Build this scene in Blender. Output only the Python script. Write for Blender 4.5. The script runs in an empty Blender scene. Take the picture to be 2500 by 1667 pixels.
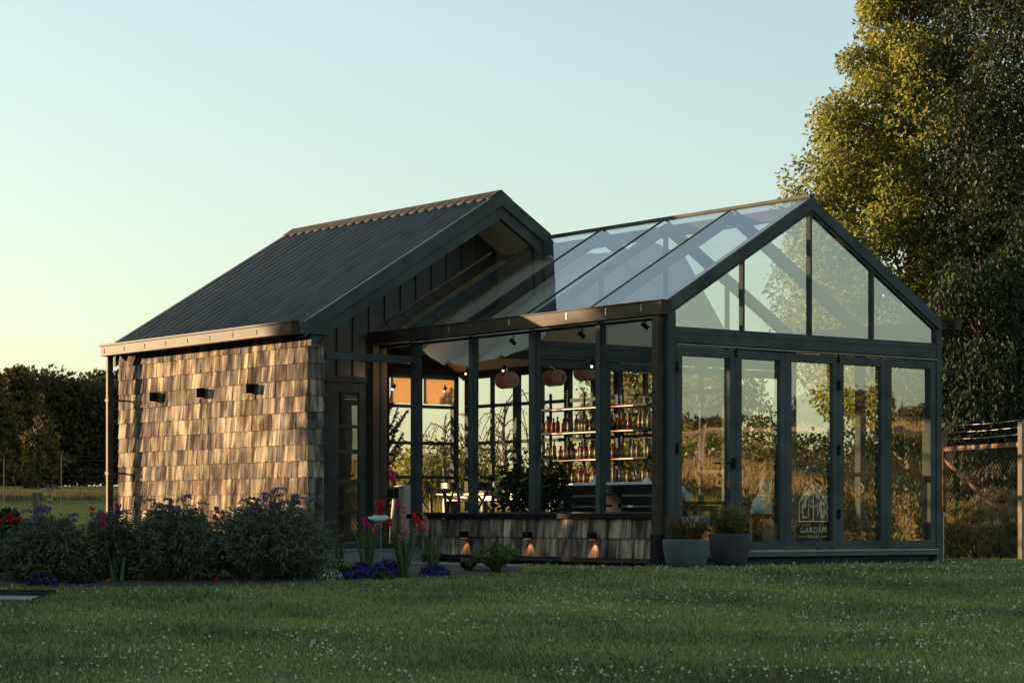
import bpy, math, random
import numpy as np
from mathutils import Vector, Matrix
random.seed(7); RNG = np.random.default_rng(7)
S = bpy.context.scene
COL = S.collection
# ------------------------------------------------------------------ camera
F = 5630.0; AZ = math.radians(37.05); EYE = 0.42
DX, DY = math.sin(AZ), math.cos(AZ); RX, RY = math.cos(AZ), -math.sin(AZ)
CX = -1.805 * RX - 26.6 * DX; CY = -1.805 * RY - 26.6 * DY
cam = bpy.data.objects.new('camera', bpy.data.cameras.new('camera')); COL.objects.link(cam)
cam.location = (CX, CY, EYE); cam.rotation_euler = (math.pi / 2, 0, -AZ)
cam.data.sensor_width = 36; cam.data.lens = 36 * F / 2500; cam.data.shift_y = 426.5 / 2500
cam.data.clip_start = 0.5; cam.data.clip_end = 3000
S.camera = cam
# ------------------------------------------------------------------ sky, sun, exposure
SUN_D = Vector((-0.440, 0.898, 0.088)).normalized()          # towards the sun
SUN_EL = math.asin(SUN_D.z); SUN_ROT = math.atan2(SUN_D.x, SUN_D.y)
w = bpy.data.worlds.new('World'); S.world = w; w.use_nodes = True
wn = w.node_tree; bg = wn.nodes['Background']
sky = wn.nodes.new('ShaderNodeTexSky'); sky.sky_type = 'NISHITA'; sky.sun_disc = False
sky.sun_elevation = math.radians(7.0); sky.sun_rotation = SUN_ROT
sky.air_density = 1.0; sky.dust_density = 1.5; sky.ozone_density = 1.2
hs = wn.nodes.new('ShaderNodeHueSaturation'); hs.inputs['Saturation'].default_value = 0.98
wn.links.new(sky.outputs[0], hs.inputs['Color']); tm = wn.nodes.new('ShaderNodeMix'); tm.data_type = 'RGBA'; tm.blend_type = 'MULTIPLY'; tm.inputs[0].default_value = 1; tm.inputs[7].default_value = (.93, 1.02, .99, 1)
gm = wn.nodes.new('ShaderNodeGamma'); gm.inputs[1].default_value = .62
wn.links.new(hs.outputs[0], gm.inputs[0]); wn.links.new(gm.outputs[0], tm.inputs[6]); wn.links.new(tm.outputs[2], bg.inputs[0])
bg.inputs[1].default_value = 0.13
sl = bpy.data.lights.new('sun', 'SUN'); sl.energy = 4.6; sl.angle = math.radians(0.6); sl.color = (1.0, 0.69, 0.38)
so = bpy.data.objects.new('sun', sl); COL.objects.link(so)
so.rotation_euler = SUN_D.to_track_quat('Z', 'Y').to_euler()
S.view_settings.view_transform = 'Standard'; S.view_settings.look = 'None'
S.view_settings.exposure = 1.72; S.view_settings.gamma = 1.0
S.render.engine = 'CYCLES'
c = S.cycles; c.max_bounces = 10; c.transparent_max_bounces = 40; c.glossy_bounces = 4; c.diffuse_bounces = 3
c.transmission_bounces = 6; c.caustics_reflective = False; c.caustics_refractive = False
c.use_denoising = True; c.sample_clamp_indirect = 6

# ------------------------------------------------------------------ helpers
def tag(o, label=None, cat=None, group=None, kind=None):
    if label: o['label'] = label
    if cat: o['category'] = cat
    if group: o['group'] = group
    if kind: o['kind'] = kind
    return o
def empty(name, loc=(0, 0, 0), rz=0.0, label=None, cat=None, group=None):
    o = bpy.data.objects.new(name, None); COL.objects.link(o); o.empty_display_size = 0.2
    o.location = loc; o.rotation_euler = (0, 0, rz)
    return tag(o, label, cat, group)
def copy_tree(o, loc=None, rz=None, parent=None, label=None, group=None, scale=None):
    k = o.copy(); COL.objects.link(k)
    if parent is not None: k.parent = parent
    for ch in o.children: copy_tree(ch, parent=k)
    if loc is not None: k.location = loc
    if rz is not None: k.rotation_euler = (0, 0, rz)
    if scale is not None: k.scale = (scale,) * 3 if isinstance(scale, (int, float)) else scale
    if label: k['label'] = label
    if group: k['group'] = group
    return k
class MB:
    def __init__(s): s.v = []; s.f = []; s.m = []; s.mi = 0
    def add(s, vs, fs, mi=None):
        n = len(s.v); s.v += [tuple(p) for p in vs]
        for f in fs: s.f.append(tuple(n + i for i in f)); s.m.append(s.mi if mi is None else mi)
        return s
    def box(s, x0, x1, y0, y1, z0, z1, mi=None):
        return s.add([(x0,y0,z0),(x1,y0,z0),(x1,y1,z0),(x0,y1,z0),(x0,y0,z1),(x1,y0,z1),(x1,y1,z1),(x0,y1,z1)],
                     [(0,3,2,1),(4,5,6,7),(0,1,5,4),(1,2,6,5),(2,3,7,6),(3,0,4,7)], mi)
    def beam(s, p, q, w_, h_, up=(0, 0, 1), mi=None, taper=1.0):
        p = Vector(p); q = Vector(q); d = (q - p).normalized(); u = Vector(up)
        if abs(d.dot(u)) > .99: u = Vector((0, 1, 0))
        a = d.cross(u).normalized(); b = a.cross(d).normalized(); vs = []
        for c_, t in ((p, 1.0), (q, taper)):
            for i, j in ((-1,-1),(1,-1),(1,1),(-1,1)): vs.append(c_ + a * (i*w_/2*t) + b * (j*h_/2*t))
        return s.add(vs, [(0,1,2,3),(7,6,5,4),(0,4,5,1),(1,5,6,2),(2,6,7,3),(3,7,4,0)], mi)
    def prism(s, poly, a0, a1, axis='y', mi=None):
        n = len(poly)
        g = {'y': lambda p, a: (p[0], a, p[1]), 'x': lambda p, a: (a, p[0], p[1]), 'z': lambda p, a: (p[0], p[1], a)}[axis]
        vs = [g(p, a0) for p in poly] + [g(p, a1) for p in poly]
        fs = [tuple(range(n)), tuple(range(2*n-1, n-1, -1))] + [(i, n+i, n+(i+1)%n, (i+1)%n) for i in range(n)]
        return s.add(vs, fs, mi)
    def tube(s, pts, rad, n=8, mi=None, cap=True):
        pts = [Vector(p) for p in pts]
        if not hasattr(rad, '__len__'): rad = [rad] * len(pts)
        vs = []; a = None
        for i, p in enumerate(pts):
            d = (pts[min(i+1, len(pts)-1)] - pts[max(i-1, 0)]).normalized()
            if a is None: a = d.orthogonal().normalized()
            a = (a - d * a.dot(d))
            a = a.normalized() if a.length > 1e-6 else d.orthogonal().normalized()
            b = d.cross(a)
            for k in range(n):
                t = 2*math.pi*k/n; vs.append(p + (a*math.cos(t) + b*math.sin(t)) * rad[i])
        fs = [(i*n+k, i*n+(k+1)%n, (i+1)*n+(k+1)%n, (i+1)*n+k) for i in range(len(pts)-1) for k in range(n)]
        if cap: fs += [tuple(range(n-1, -1, -1)), tuple(range((len(pts)-1)*n, len(pts)*n))]
        return s.add(vs, fs, mi)
    def lathe(s, prof, c=(0, 0, 0), n=20, mi=None):
        vs = [(c[0]+r*math.cos(2*math.pi*k/n), c[1]+r*math.sin(2*math.pi*k/n), c[2]+z) for r, z in prof for k in range(n)]
        fs = [(i*n+k, i*n+(k+1)%n, (i+1)*n+(k+1)%n, (i+1)*n+k) for i in range(len(prof)-1) for k in range(n)]
        if prof[0][0] > 1e-4: fs.append(tuple(range(n-1, -1, -1)))
        if prof[-1][0] > 1e-4: fs.append(tuple(range((len(prof)-1)*n, len(prof)*n)))
        return s.add(vs, fs, mi)
    def build(s, name, mat, parent=None, smooth=False, bevel=0, label=None):
        me = bpy.data.meshes.new(name); me.from_pydata(s.v, [], s.f)
        for m_ in (mat if isinstance(mat, (list, tuple)) else [mat]): me.materials.append(m_)
        me.polygons.foreach_set('material_index', s.m)
        if smooth: me.polygons.foreach_set('use_smooth', [True] * len(s.f))
        me.update()
        o = bpy.data.objects.new(name, me); COL.objects.link(o)
        if parent is not None: o.parent = parent
        if bevel:
            b = o.modifiers.new('bevel', 'BEVEL'); b.width = bevel; b.segments = 2; b.limit_method = 'ANGLE'
            b.angle_limit = math.radians(50)
        if label: o['label'] = label
        return o
def np_mesh(name, V, Q, mats, mi=None, parent=None):
    """vertices (N,3), faces (M,k) as one mesh"""
    me = bpy.data.meshes.new(name); V = np.asarray(V, np.float32); Q = np.asarray(Q, np.int32)
    k = Q.shape[1]; m_ = Q.shape[0]
    me.vertices.add(len(V)); me.vertices.foreach_set('co', V.ravel())
    me.loops.add(m_*k); me.loops.foreach_set('vertex_index', Q.ravel())
    me.polygons.add(m_); me.polygons.foreach_set('loop_start', np.arange(0, m_*k, k, dtype=np.int32))
    try: me.polygons.foreach_set('loop_total', np.full(m_, k, np.int32))
    except Exception: pass
    for q in (mats if isinstance(mats, (list, tuple)) else [mats]): me.materials.append(q)
    if mi is not None: me.polygons.foreach_set('material_index', np.asarray(mi, np.int32))
    me.update(calc_edges=True)
    o = bpy.data.objects.new(name, me); COL.objects.link(o)
    if parent is not None: o.parent = parent
    return o
def unit(a): return a / np.maximum(np.linalg.norm(a, axis=1, keepdims=True), 1e-9)
def leaf_arrays(P, D, L, W, N=None):
    """rhombus leaves: base P, direction D, length L, width W"""
    n = len(P); D = unit(D)
    if N is None: N = RNG.normal(size=(n, 3))
    A = unit(np.cross(D, N)); L = np.broadcast_to(L, (n,))[:, None]; W = np.broadcast_to(W, (n,))[:, None]
    Nn = unit(np.cross(A, D))
    V = np.empty((n, 4, 3), np.float32)
    V[:, 0] = P; V[:, 1] = P + D*L*.45 + A*W*.5 + Nn*W*.12; V[:, 2] = P + D*L; V[:, 3] = P + D*L*.45 - A*W*.5 + Nn*W*.12
    return V.reshape(-1, 3), np.arange(n*4).reshape(n, 4)
def merge(parts):
    Vs, Qs, Ms, o = [], [], [], 0
    for V, Q, m_ in parts:
        Vs.append(V); Qs.append(Q + o); Ms.append(np.full(len(Q), m_)); o += len(V)
    return np.concatenate(Vs), np.concatenate(Qs), np.concatenate(Ms)

# ------------------------------------------------------------------ materials
def mat(name):
    m_ = bpy.data.materials.new(name); m_.use_nodes = True
    return m_, m_.node_tree, m_.node_tree.nodes['Principled BSDF']
def nd(t, kind, **kw):
    n = t.nodes.new(kind)
    for k, v in kw.items():
        if k in n.inputs: n.inputs[k].default_value = v
        else: setattr(n, k, v)
    return n
def ramp(t, stops, src=None):
    r = t.nodes.new('ShaderNodeValToRGB'); e = r.color_ramp.elements
    while len(e) < len(stops): e.new(0.5)
    for i, (p, col) in enumerate(stops):
        e[i].position = p; e[i].color = (*col, 1) if len(col) == 3 else col
    if src is not None: t.links.new(src, r.inputs[0])
    return r
def plain(name, col, rough=.5, metal=0, noise=.15, scale=8, bump=0.0, spec=.5, stretch=None):
    m_, t, b = mat(name); L = t.links
    tc = nd(t, 'ShaderNodeTexCoord'); n = nd(t, 'ShaderNodeTexNoise', Scale=scale, Detail=5.0)
    if stretch:
        mp = nd(t, 'ShaderNodeMapping'); mp.inputs['Scale'].default_value = stretch
        L.new(tc.outputs['Object'], mp.inputs[0]); L.new(mp.outputs[0], n.inputs[0])
    else: L.new(tc.outputs['Object'], n.inputs[0])
    r = ramp(t, [(.3, tuple(c_*(1-noise) for c_ in col)), (.7, tuple(min(1, c_*(1+noise)) for c_ in col))], n.outputs[0])
    L.new(r.outputs[0], b.inputs['Base Color']); b.inputs['Roughness'].default_value = rough
    b.inputs['Metallic'].default_value = metal; b.inputs['Specular IOR Level'].default_value = spec
    if bump:
        bp = nd(t, 'ShaderNodeBump', Strength=bump, Distance=.01); L.new(n.outputs[0], bp.inputs['Height']); L.new(bp.outputs[0], b.inputs['Normal'])
    return m_
def leafmat(name, stops, rough=.5, trans=.3, noise_scale=.7, mixf=.45):
    """foliage: colour per leaf (random per island) plus broad clumps"""
    m_, t, b = mat(name); L = t.links
    g = nd(t, 'ShaderNodeNewGeometry'); tc = nd(t, 'ShaderNodeTexCoord')
    n = nd(t, 'ShaderNodeTexNoise', Scale=noise_scale, Detail=2.0); L.new(tc.outputs['Object'], n.inputs[0])
    mx = nd(t, 'ShaderNodeMix'); mx.inputs[0].default_value = mixf
    L.new(g.outputs['Random Per Island'], mx.inputs[2]); L.new(n.outputs[0], mx.inputs[3])
    r = ramp(t, stops, mx.outputs[0]); L.new(r.outputs[0], b.inputs['Base Color'])
    b.inputs['Roughness'].default_value = rough; b.inputs['Specular IOR Level'].default_value = .15
    tr = nd(t, 'ShaderNodeBsdfTranslucent'); L.new(r.outputs[0], tr.inputs[0])
    ms = nd(t, 'ShaderNodeMixShader'); ms.inputs[0].default_value = trans
    L.new(b.outputs[0], ms.inputs[1]); L.new(tr.outputs[0], ms.inputs[2])
    L.new(ms.outputs[0], t.nodes['Material Output'].inputs[0])
    return m_
def glassmat(name, f0, tint=(.93, .96, .94), rough=0.0):
    m_, t, b = mat(name); L = t.links; t.nodes.remove(b)
    g = nd(t, 'ShaderNodeNewGeometry')
    dt = nd(t, 'ShaderNodeVectorMath', operation='DOT_PRODUCT'); L.new(g.outputs['Normal'], dt.inputs[0]); L.new(g.outputs['Incoming'], dt.inputs[1])
    ab = nd(t, 'ShaderNodeMath', operation='ABSOLUTE'); L.new(dt.outputs['Value'], ab.inputs[0])
    om = nd(t, 'ShaderNodeMath', operation='SUBTRACT'); om.inputs[0].default_value = 1; L.new(ab.outputs[0], om.inputs[1])
    pw = nd(t, 'ShaderNodeMath', operation='POWER'); L.new(om.outputs[0], pw.inputs[0]); pw.inputs[1].default_value = 5
    ma = nd(t, 'ShaderNodeMath', operation='MULTIPLY_ADD'); L.new(pw.outputs[0], ma.inputs[0]); ma.inputs[1].default_value = 1-f0; ma.inputs[2].default_value = f0
    tr = nd(t, 'ShaderNodeBsdfTransparent'); tr.inputs[0].default_value = (*tint, 1)
    wn_ = nd(t, 'ShaderNodeTexNoise', Scale=1.7, Detail=1.0); L.new(nd(t, 'ShaderNodeTexCoord').outputs['Object'], wn_.inputs[0]); wb = nd(t, 'ShaderNodeBump', Strength=.10, Distance=.02); L.new(wn_.outputs[0], wb.inputs['Height'])
    gl = nd(t, 'ShaderNodeBsdfGlossy', Roughness=rough); L.new(wb.outputs[0], gl.inputs['Normal']); gl.inputs[0].default_value = (1, 1, 1, 1)
    ms = nd(t, 'ShaderNodeMixShader'); L.new(ma.outputs[0], ms.inputs[0]); L.new(tr.outputs[0], ms.inputs[1]); L.new(gl.outputs[0], ms.inputs[2])
    L.new(ms.outputs[0], t.nodes['Material Output'].inputs[0])
    return m_
def emit(name, col, st):
    m_, t, b = mat(name); b.inputs['Base Color'].default_value = (.08, .06, .04, 1)
    b.inputs['Emission Color'].default_value = (*col, 1); b.inputs['Emission Strength'].default_value = st
    return m_
M = {}
M['frame'] = plain('painted_steel', (.068, .077, .074), .7, 0, .25, 3, .02, spec=.08)
M['gutter'] = plain('gutter_steel', (.048, .038, .027), .6, 0, .35, 4, .04, spec=.12)
M['roof'] = plain('roof_steel', (.088, .090, .082), .42, .1, .25, 2.5, .03, spec=.3, stretch=(1, 4, 1))
M['dark'] = plain('dark_timber', (.020, .020, .020), .7, 0, .3, 12, .1)
M['soffit'] = plain('cream_boards', (.88, .81, .68), .6, 0, .12, 6, .02, stretch=(1, 14, 1))
M['brownwood'] = plain('brown_cladding', (.085, .062, .045), .65, 0, .45, 5, .15, stretch=(30, 30, .8))
M['concrete'] = plain('concrete', (.20, .215, .22), .85, 0, .2, 9, .1)
M['floor'] = plain('floor_tiles', (.10, .095, .09), .45, 0, .2, 4)
M['black'] = plain('black_paint', (.010, .011, .012), .7, 0, .2, 8, spec=.12)
M['chair'] = plain('dark_chair_wood', (.07, .048, .034), .4, 0, .3, 20)
M['cushion'] = plain('pale_cushion', (.55, .60, .62), .9, 0, .06, 12, .05)
M['white'] = plain('white_ceramic', (.72, .75, .74), .35, 0, .04, 4)
M['cloth_cream'] = None
M['pot'] = plain('grey_planter', (.07, .088, .098), .75, 0, .18, 7, .06)
M['potdark'] = plain('black_planter', (.028, .030, .033), .7, 0, .2, 7, .06)
M['rust'] = plain('rusty_steel', (.21, .095, .055), .8, 0, .45, 14, .15)
M['wire'] = plain('wire', (.30, .27, .23), .45, .6, .2, 5)
M['bark'] = plain('bark', (.12, .085, .06), .9, 0, .45, 6, .4, stretch=(1, 1, .25))
M['greywood'] = plain('weathered_post', (.20, .16, .12), .85, 0, .4, 10, .3, stretch=(6, 6, .6))
M['gold'] = plain('brass', (.6, .45, .2), .3, 1, .1, 5)
M['glass'] = glassmat('clear_glass', .012, (.95, .96, .94))
M['glassr'] = glassmat('coated_glass', .25, (.86, .91, .88))
M['glassroof'] = glassmat('roof_glass', .22, (.94, .96, .95))
M['bulb'] = emit('warm_bulb', (1, .55, .25), 7)
M['strip'] = emit('warm_strip', (1, .40, .14), .35)
# weathered shingles: colour per board, grain along the board
def shingle_mat():
    m_, t, b = mat('weathered_shingle'); L = t.links
    g = nd(t, 'ShaderNodeNewGeometry'); tc = nd(t, 'ShaderNodeTexCoord')
    mp = nd(t, 'ShaderNodeMapping'); mp.inputs['Scale'].default_value = (13, 13, 1.4); L.new(tc.outputs['Object'], mp.inputs[0])
    n = nd(t, 'ShaderNodeTexNoise', Scale=1.0, Detail=6.0, Roughness=.62); L.new(mp.outputs[0], n.inputs[0])
    mp2 = nd(t, 'ShaderNodeMapping'); mp2.inputs['Scale'].default_value = (5, 5, 2.2); L.new(tc.outputs['Object'], mp2.inputs[0])
    n2 = nd(t, 'ShaderNodeTexNoise', Scale=1.0, Detail=4.0); L.new(mp2.outputs[0], n2.inputs[0])
    r1 = ramp(t, [(0, (.13, .115, .105)), (.25, (.19, .165, .145)), (.55, (.28, .235, .19)), (.85, (.39, .325, .255)), (1, (.50, .41, .31))], g.outputs['Random Per Island'])
    r2 = ramp(t, [(.36, (.34, .31, .29)), (.46, (.62, .58, .55)), (.53, (1, 1, 1)), (.68, (1.3, 1.23, 1.13))], n.outputs[0])
    r3 = ramp(t, [(.38, (.45, .44, .44)), (.49, (.85, .84, .82)), (.6, (1.15, 1.12, 1.06))], n2.outputs[0])
    a = nd(t, 'ShaderNodeMix', data_type='RGBA', blend_type='MULTIPLY'); a.inputs[0].default_value = 1
    L.new(r1.outputs[0], a.inputs[6]); L.new(r2.outputs[0], a.inputs[7])
    a2 = nd(t, 'ShaderNodeMix', data_type='RGBA', blend_type='MULTIPLY'); a2.inputs[0].default_value = 1
    L.new(a.outputs[2], a2.inputs[6]); L.new(r3.outputs[0], a2.inputs[7]); L.new(a2.outputs[2], b.inputs['Base Color'])
    b.inputs['Roughness'].default_value = .95; b.inputs['Specular IOR Level'].default_value = .03
    bp = nd(t, 'ShaderNodeBump', Strength=.6, Distance=.006); L.new(n.outputs[0], bp.inputs['Height']); L.new(bp.outputs[0], b.inputs['Normal'])
    return m_
M['shingle'] = shingle_mat()
def cloth_mat():
    m_, t, b = mat('cream_canvas'); L = t.links
    b.inputs['Base Color'].default_value = (.84, .79, .68, 1); b.inputs['Roughness'].default_value = .9
    tr = nd(t, 'ShaderNodeBsdfTranslucent'); tr.inputs[0].default_value = (.76, .70, .58, 1)
    ms = nd(t, 'ShaderNodeMixShader'); ms.inputs[0].default_value = .45
    L.new(b.outputs[0], ms.inputs[1]); L.new(tr.outputs[0], ms.inputs[2]); L.new(ms.outputs[0], t.nodes['Material Output'].inputs[0])
    return m_
M['canvas'] = cloth_mat()
def lantern_mat():
    m_, t, b = mat('woven_lantern'); L = t.links
    tc = nd(t, 'ShaderNodeTexCoord'); wv = nd(t, 'ShaderNodeTexWave', Scale=60.0, Distortion=.5); L.new(tc.outputs['Object'], wv.inputs[0])
    r = ramp(t, [(0, (.66, .36, .22)), (1, (.82, .50, .33))], wv.outputs[0]); L.new(r.outputs[0], b.inputs['Base Color'])
    b.inputs['Roughness'].default_value = .8
    tr = nd(t, 'ShaderNodeBsdfTranslucent'); L.new(r.outputs[0], tr.inputs[0])
    ms = nd(t, 'ShaderNodeMixShader'); ms.inputs[0].default_value = .45
    L.new(b.outputs[0], ms.inputs[1]); L.new(tr.outputs[0], ms.inputs[2]); L.new(ms.outputs[0], t.nodes['Material Output'].inputs[0])
    return m_
M['lantern'] = lantern_mat()
M['blind'] = None
m_, t_, b_ = mat('orange_blind'); b_.inputs['Base Color'].default_value = (.74, .60, .45, 1); b_.inputs['Roughness'].default_value = .8
tr_ = nd(t_, 'ShaderNodeBsdfTranslucent'); tr_.inputs[0].default_value = (.70, .53, .36, 1)
ms_ = nd(t_, 'ShaderNodeMixShader'); ms_.inputs[0].default_value = .6
t_.links.new(b_.outputs[0], ms_.inputs[1]); t_.links.new(tr_.outputs[0], ms_.inputs[2]); t_.links.new(ms_.outputs[0], t_.nodes['Material Output'].inputs[0])
M['blind'] = m_

# ------------------------------------------------------------------ ground
def sm(a, b, x):
    t = np.clip((x-a)/(b-a), 0, 1); return t*t*(3-2*t)
def gz(x, y):
    x = np.asarray(x, float); y = np.asarray(y, float)
    s = (x-CX)*DX + (y-CY)*DY
    z = -0.18 - np.clip(25-s, 0, 60)*.04
    z = z + .0195*np.clip(s-34, 0, 151)*sm(34, 60, s) - .012*np.clip(s-187, 0, 400)
    q = (x-2)*.66 - y*.75
    z = z + .085*np.clip(q-14, 0, 40)*sm(14, 24, q)*sm(2, 12, x)
    return z
def G(x, y): return float(gz(x, y))
def at(px, s):
    """ground point seen in the direction of photo column px at distance s along the view"""
    l = (px-1250)/F*s
    x = CX + RX*l + DX*s; y = CY + RY*l + DY*s
    return x, y, G(x, y)
def axis(lo, hi, f0, f1, fine, grow):
    a = list(np.arange(f0, f1+fine, fine)); st = fine; x = f1
    while x < hi: st *= grow; x += st; a.append(x)
    st = fine; x = f0
    while x > lo: st *= grow; x -= st; a.insert(0, x)
    return np.array(a)
def ground():
    xs = axis(-700, 900, -20, 30, .5, 1.12); ys = axis(-500, 1100, -20, 30, .5, 1.12)
    X, Y = np.meshgrid(xs, ys); Z = gz(X, Y)
    Z = Z + .018*np.sin(X*1.9+1.3*np.sin(Y*.7))*np.sin(Y*1.6+X*.5)*(np.abs(X-2) + np.abs(Y-5) > 11)
    V = np.stack([X, Y, Z], -1).reshape(-1, 3); nx = len(xs); ny = len(ys)
    i = (np.arange(ny-1)[:, None]*nx + np.arange(nx-1)[None]).ravel()
    Q = np.stack([i, i+1, i+nx+1, i+nx], 1)
    m_, t, b = mat('lawn_and_field'); L = t.links
    g = nd(t, 'ShaderNodeNewGeometry')
    n1 = nd(t, 'ShaderNodeTexNoise', Scale=.9, Detail=6.0, Roughness=.6); n2 = nd(t, 'ShaderNodeTexNoise', Scale=14.0, Detail=5.0, Roughness=.7)
    n3 = nd(t, 'ShaderNodeTexNoise', Scale=.05, Detail=5.0)
    for n in (n1, n2, n3): L.new(g.outputs['Position'], n.inputs[0])
    lawn = ramp(t, [(.3, (.075, .088, .042)), (.55, (.13, .148, .062)), (.75, (.18, .185, .075))], n1.outputs[0])
    fine = ramp(t, [(.3, (.45, .45, .45)), (.7, (1.25, 1.25, 1.2))], n2.outputs[0])
    mu = nd(t, 'ShaderNodeMix', data_type='RGBA', blend_type='MULTIPLY'); mu.inputs[0].default_value = 1
    L.new(lawn.outputs[0], mu.inputs[6]); L.new(fine.outputs[0], mu.inputs[7])
    def dot(v):
        d = nd(t, 'ShaderNodeVectorMath', operation='DOT_PRODUCT'); L.new(g.outputs['Position'], d.inputs[0]); d.inputs[1].default_value = v; return d
    s_ = dot((DX, DY, 0)); s0 = CX*DX + CY*DY
    mr = nd(t, 'ShaderNodeMapRange'); L.new(s_.outputs['Value'], mr.inputs[0]); mr.inputs[1].default_value = s0+100; mr.inputs[2].default_value = s0+112
    nf = nd(t, 'ShaderNodeTexNoise', Scale=.16, Detail=4.0); L.new(g.outputs['Position'], nf.inputs[0])
    dry = ramp(t, [(.35, (.15, .12, .05)), (.5, (.32, .24, .11)), (.65, (.42, .33, .16))], nf.outputs[0])
    mm = nd(t, 'ShaderNodeMix', data_type='RGBA'); L.new(mr.outputs[0], mm.inputs[0]); L.new(mu.outputs[2], mm.inputs[6]); L.new(dry.outputs[0], mm.inputs[7])
    q_ = dot((.66, -.75, 0)); mq = nd(t, 'ShaderNodeMapRange'); L.new(q_.outputs['Value'], mq.inputs[0]); mq.inputs[1].default_value = 16; mq.inputs[2].default_value = 21
    brown = ramp(t, [(.35, (.16, .085, .04)), (.5, (.26, .16, .07)), (.65, (.34, .24, .10))], nf.outputs[0])
    m2 = nd(t, 'ShaderNodeMix', data_type='RGBA'); L.new(mq.outputs[0], m2.inputs[0]); L.new(mm.outputs[2], m2.inputs[6]); L.new(brown.outputs[0], m2.inputs[7])
    L.new(m2.outputs[2], b.inputs['Base Color']); b.inputs['Roughness'].default_value = 1.0; b.inputs['Specular IOR Level'].default_value = 0
    bp = nd(t, 'ShaderNodeBump', Strength=.5, Distance=.03); L.new(n2.outputs[0], bp.inputs['Height']); L.new(bp.outputs[0], b.inputs['Normal'])
    o = np_mesh('ground', V, Q, m_); tag(o, 'dark green lawn sloping up to the house with dry fields beyond', kind='structure')
ground()
# ------------------------------------------------------------------ the garden house
H = empty('garden_house', (0, 0, 0), 0, 'black steel glasshouse joined to a shingle clad cabin with dark corrugated roof', 'building')
T1 = .5965                        # slope of the glass roof
T2 = .6135                        # slope of the cabin roof
AX, AZ2 = 1.451, 4.814            # cabin ridge
GY, BY, WY = 5.17, 10.57, 6.2     # cabin roof front edge, roof back edge, cabin gable wall
def zg(x): return 2.92 + T1*x if x <= 2.3 else 2.92 + T1*(4.6-x)
def zc(x): return AZ2 - abs(x-AX)*T2
fr, gt = M['frame'], M['gutter']
# --- front corner posts and header
MB().box(.0, .115, .0, .115, -.19, 2.79).build('corner_post', fr, H, bevel=.004)
MB().box(4.505, 4.6, .0, .115, -.19, 2.79).build('corner_post', fr, H, bevel=.004)
for y in (0.0, 2.66):
    y0 = y + .006
    MB().box(.118, 4.502, y0, y0+.09, 2.435, 2.60).box(.118, 4.502, y0-.006, y0+.07, 2.545, 2.575).box(.118, 4.502, y0-.004, y0+.05, 2.395, 2.43).build('header_beam', fr, H, bevel=.003)
MB().box(.118, 4.502, -.012, .0055, 2.404, 2.412).build('door_track', M['wire'], H)
def rake(x0, x1, y0, y1, f, top, th, mb=None):
    mb = mb or MB()
    mb.prism([(x0, f(x0)+top-th), (x1, f(x1)+top-th), (x1, f(x1)+top), (x0, f(x0)+top)], y0, y1, 'y'); return mb
# gable rakes of the glasshouse front and of the partition
for y, yy in ((0.0, .12), (2.62, 2.74)):
    for a, b in ((0.0 if y == 0 else .06, 2.3), (2.3, 4.6 if y == 0 else 4.54)):
        mb = rake(a, b, y-.004, yy, zg, 0 if y == 0 else -.05, .155 if y == 0 else .12)
        if y == 0: rake(a+(.1 if a < 1 else 0), b-(.1 if b > 4 else 0), y+.018, yy-.02, zg, -.1555, .04, mb)
        mb.build('rake_rafter', fr, H, bevel=.003)
def gable_glass(y, name, m_, ms=(1.19, 2.3, 3.37)):
    xs = (.135,) + ms + (4.465,)
    for i in range(4):
        a, b = xs[i] + (.018 if i else 0), xs[i+1] - (.018 if i < 3 else 0)
        fm = MB()
        mbp = MB()
        pl = [(a, 2.604), (b, 2.604), (b, zg(b)-.17), (a, zg(a)-.17)]
        mbp.add([(p[0], y+.05, p[1]) for p in pl], [(0, 1, 2, 3)])
        w0 = MB(); w0.box(a-.002, b+.002, y+.03, y+.07, 2.601, 2.62)
        f_ = w0.build(name, fr, H); mbp.build('pane', m_, f_)
    for x in ms: MB().box(x-.016, x+.016, y+.012, y+.08, 2.6015, zg(x)-.17).build('mullion', fr, H, bevel=.002)
gable_glass(0.0, 'gable_window', M['glassr']); gable_glass(2.66, 'partition_gable_window', M['glass'], (1.21, 2.3, 3.38))
# --- folding doors in front, leaves in the partition
def door_leaf(x0, x1, y, m_, glass, name, lock=False):
    z0, z1 = .02, 2.385; st = .095; g0 = z0+.10; g1 = z1-.10; yf = y+.008
    f_ = MB().box(x0+.003, x0+st, yf, yf+.06, z0, z1).box(x1-st, x1-.003, yf, yf+.06, z0, z1)\
        .box(x0+st, x1-st, yf+.001, yf+.06, z0, g0).box(x0+st, x1-st, yf+.001, yf+.06, g1, z1).build(name, fr, H, bevel=.003)
    MB().add([(x0+st, yf+.052, g0), (x1-st, yf+.052, g0), (x1-st, yf+.052, g1), (x0+st, yf+.052, g1)], [(0, 1, 2, 3)]).build('pane', glass, f_)
    return f_
DXs = (.125, 1.06, 1.873, 2.757, 3.60, 4.496)
doors = [door_leaf(DXs[i], DXs[i+1], 0.0, fr, M['glassr'], 'folding_door') for i in range(5)]
MB().beam((1.0, -.03, 1.05), (.86, -.05, 1.05), .02, .02).box(.985, 1.02, -.045, .008, .98, 1.11).build('handle', M['black'], doors[0], bevel=.003)
for x, zs in ((.128, (2.15, 1.2, .3)), (2.757, (2.02, 1.23, .45))):
    for z in zs: MB().box(x-.022, x+.022, -.012, .0075, z-.055, z+.055).tube([(x, -.012, z-.06), (x, -.012, z+.06)], .011, 8).build('hinge', M['black'], doors[0 if x < 1 else 3])
for x in (1.06, 2.757): MB().box(x-.012, x+.012, -.01, .0075, 2.30, 2.40).build('hanger', M['black'], doors[1 if x < 2 else 3])
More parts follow.
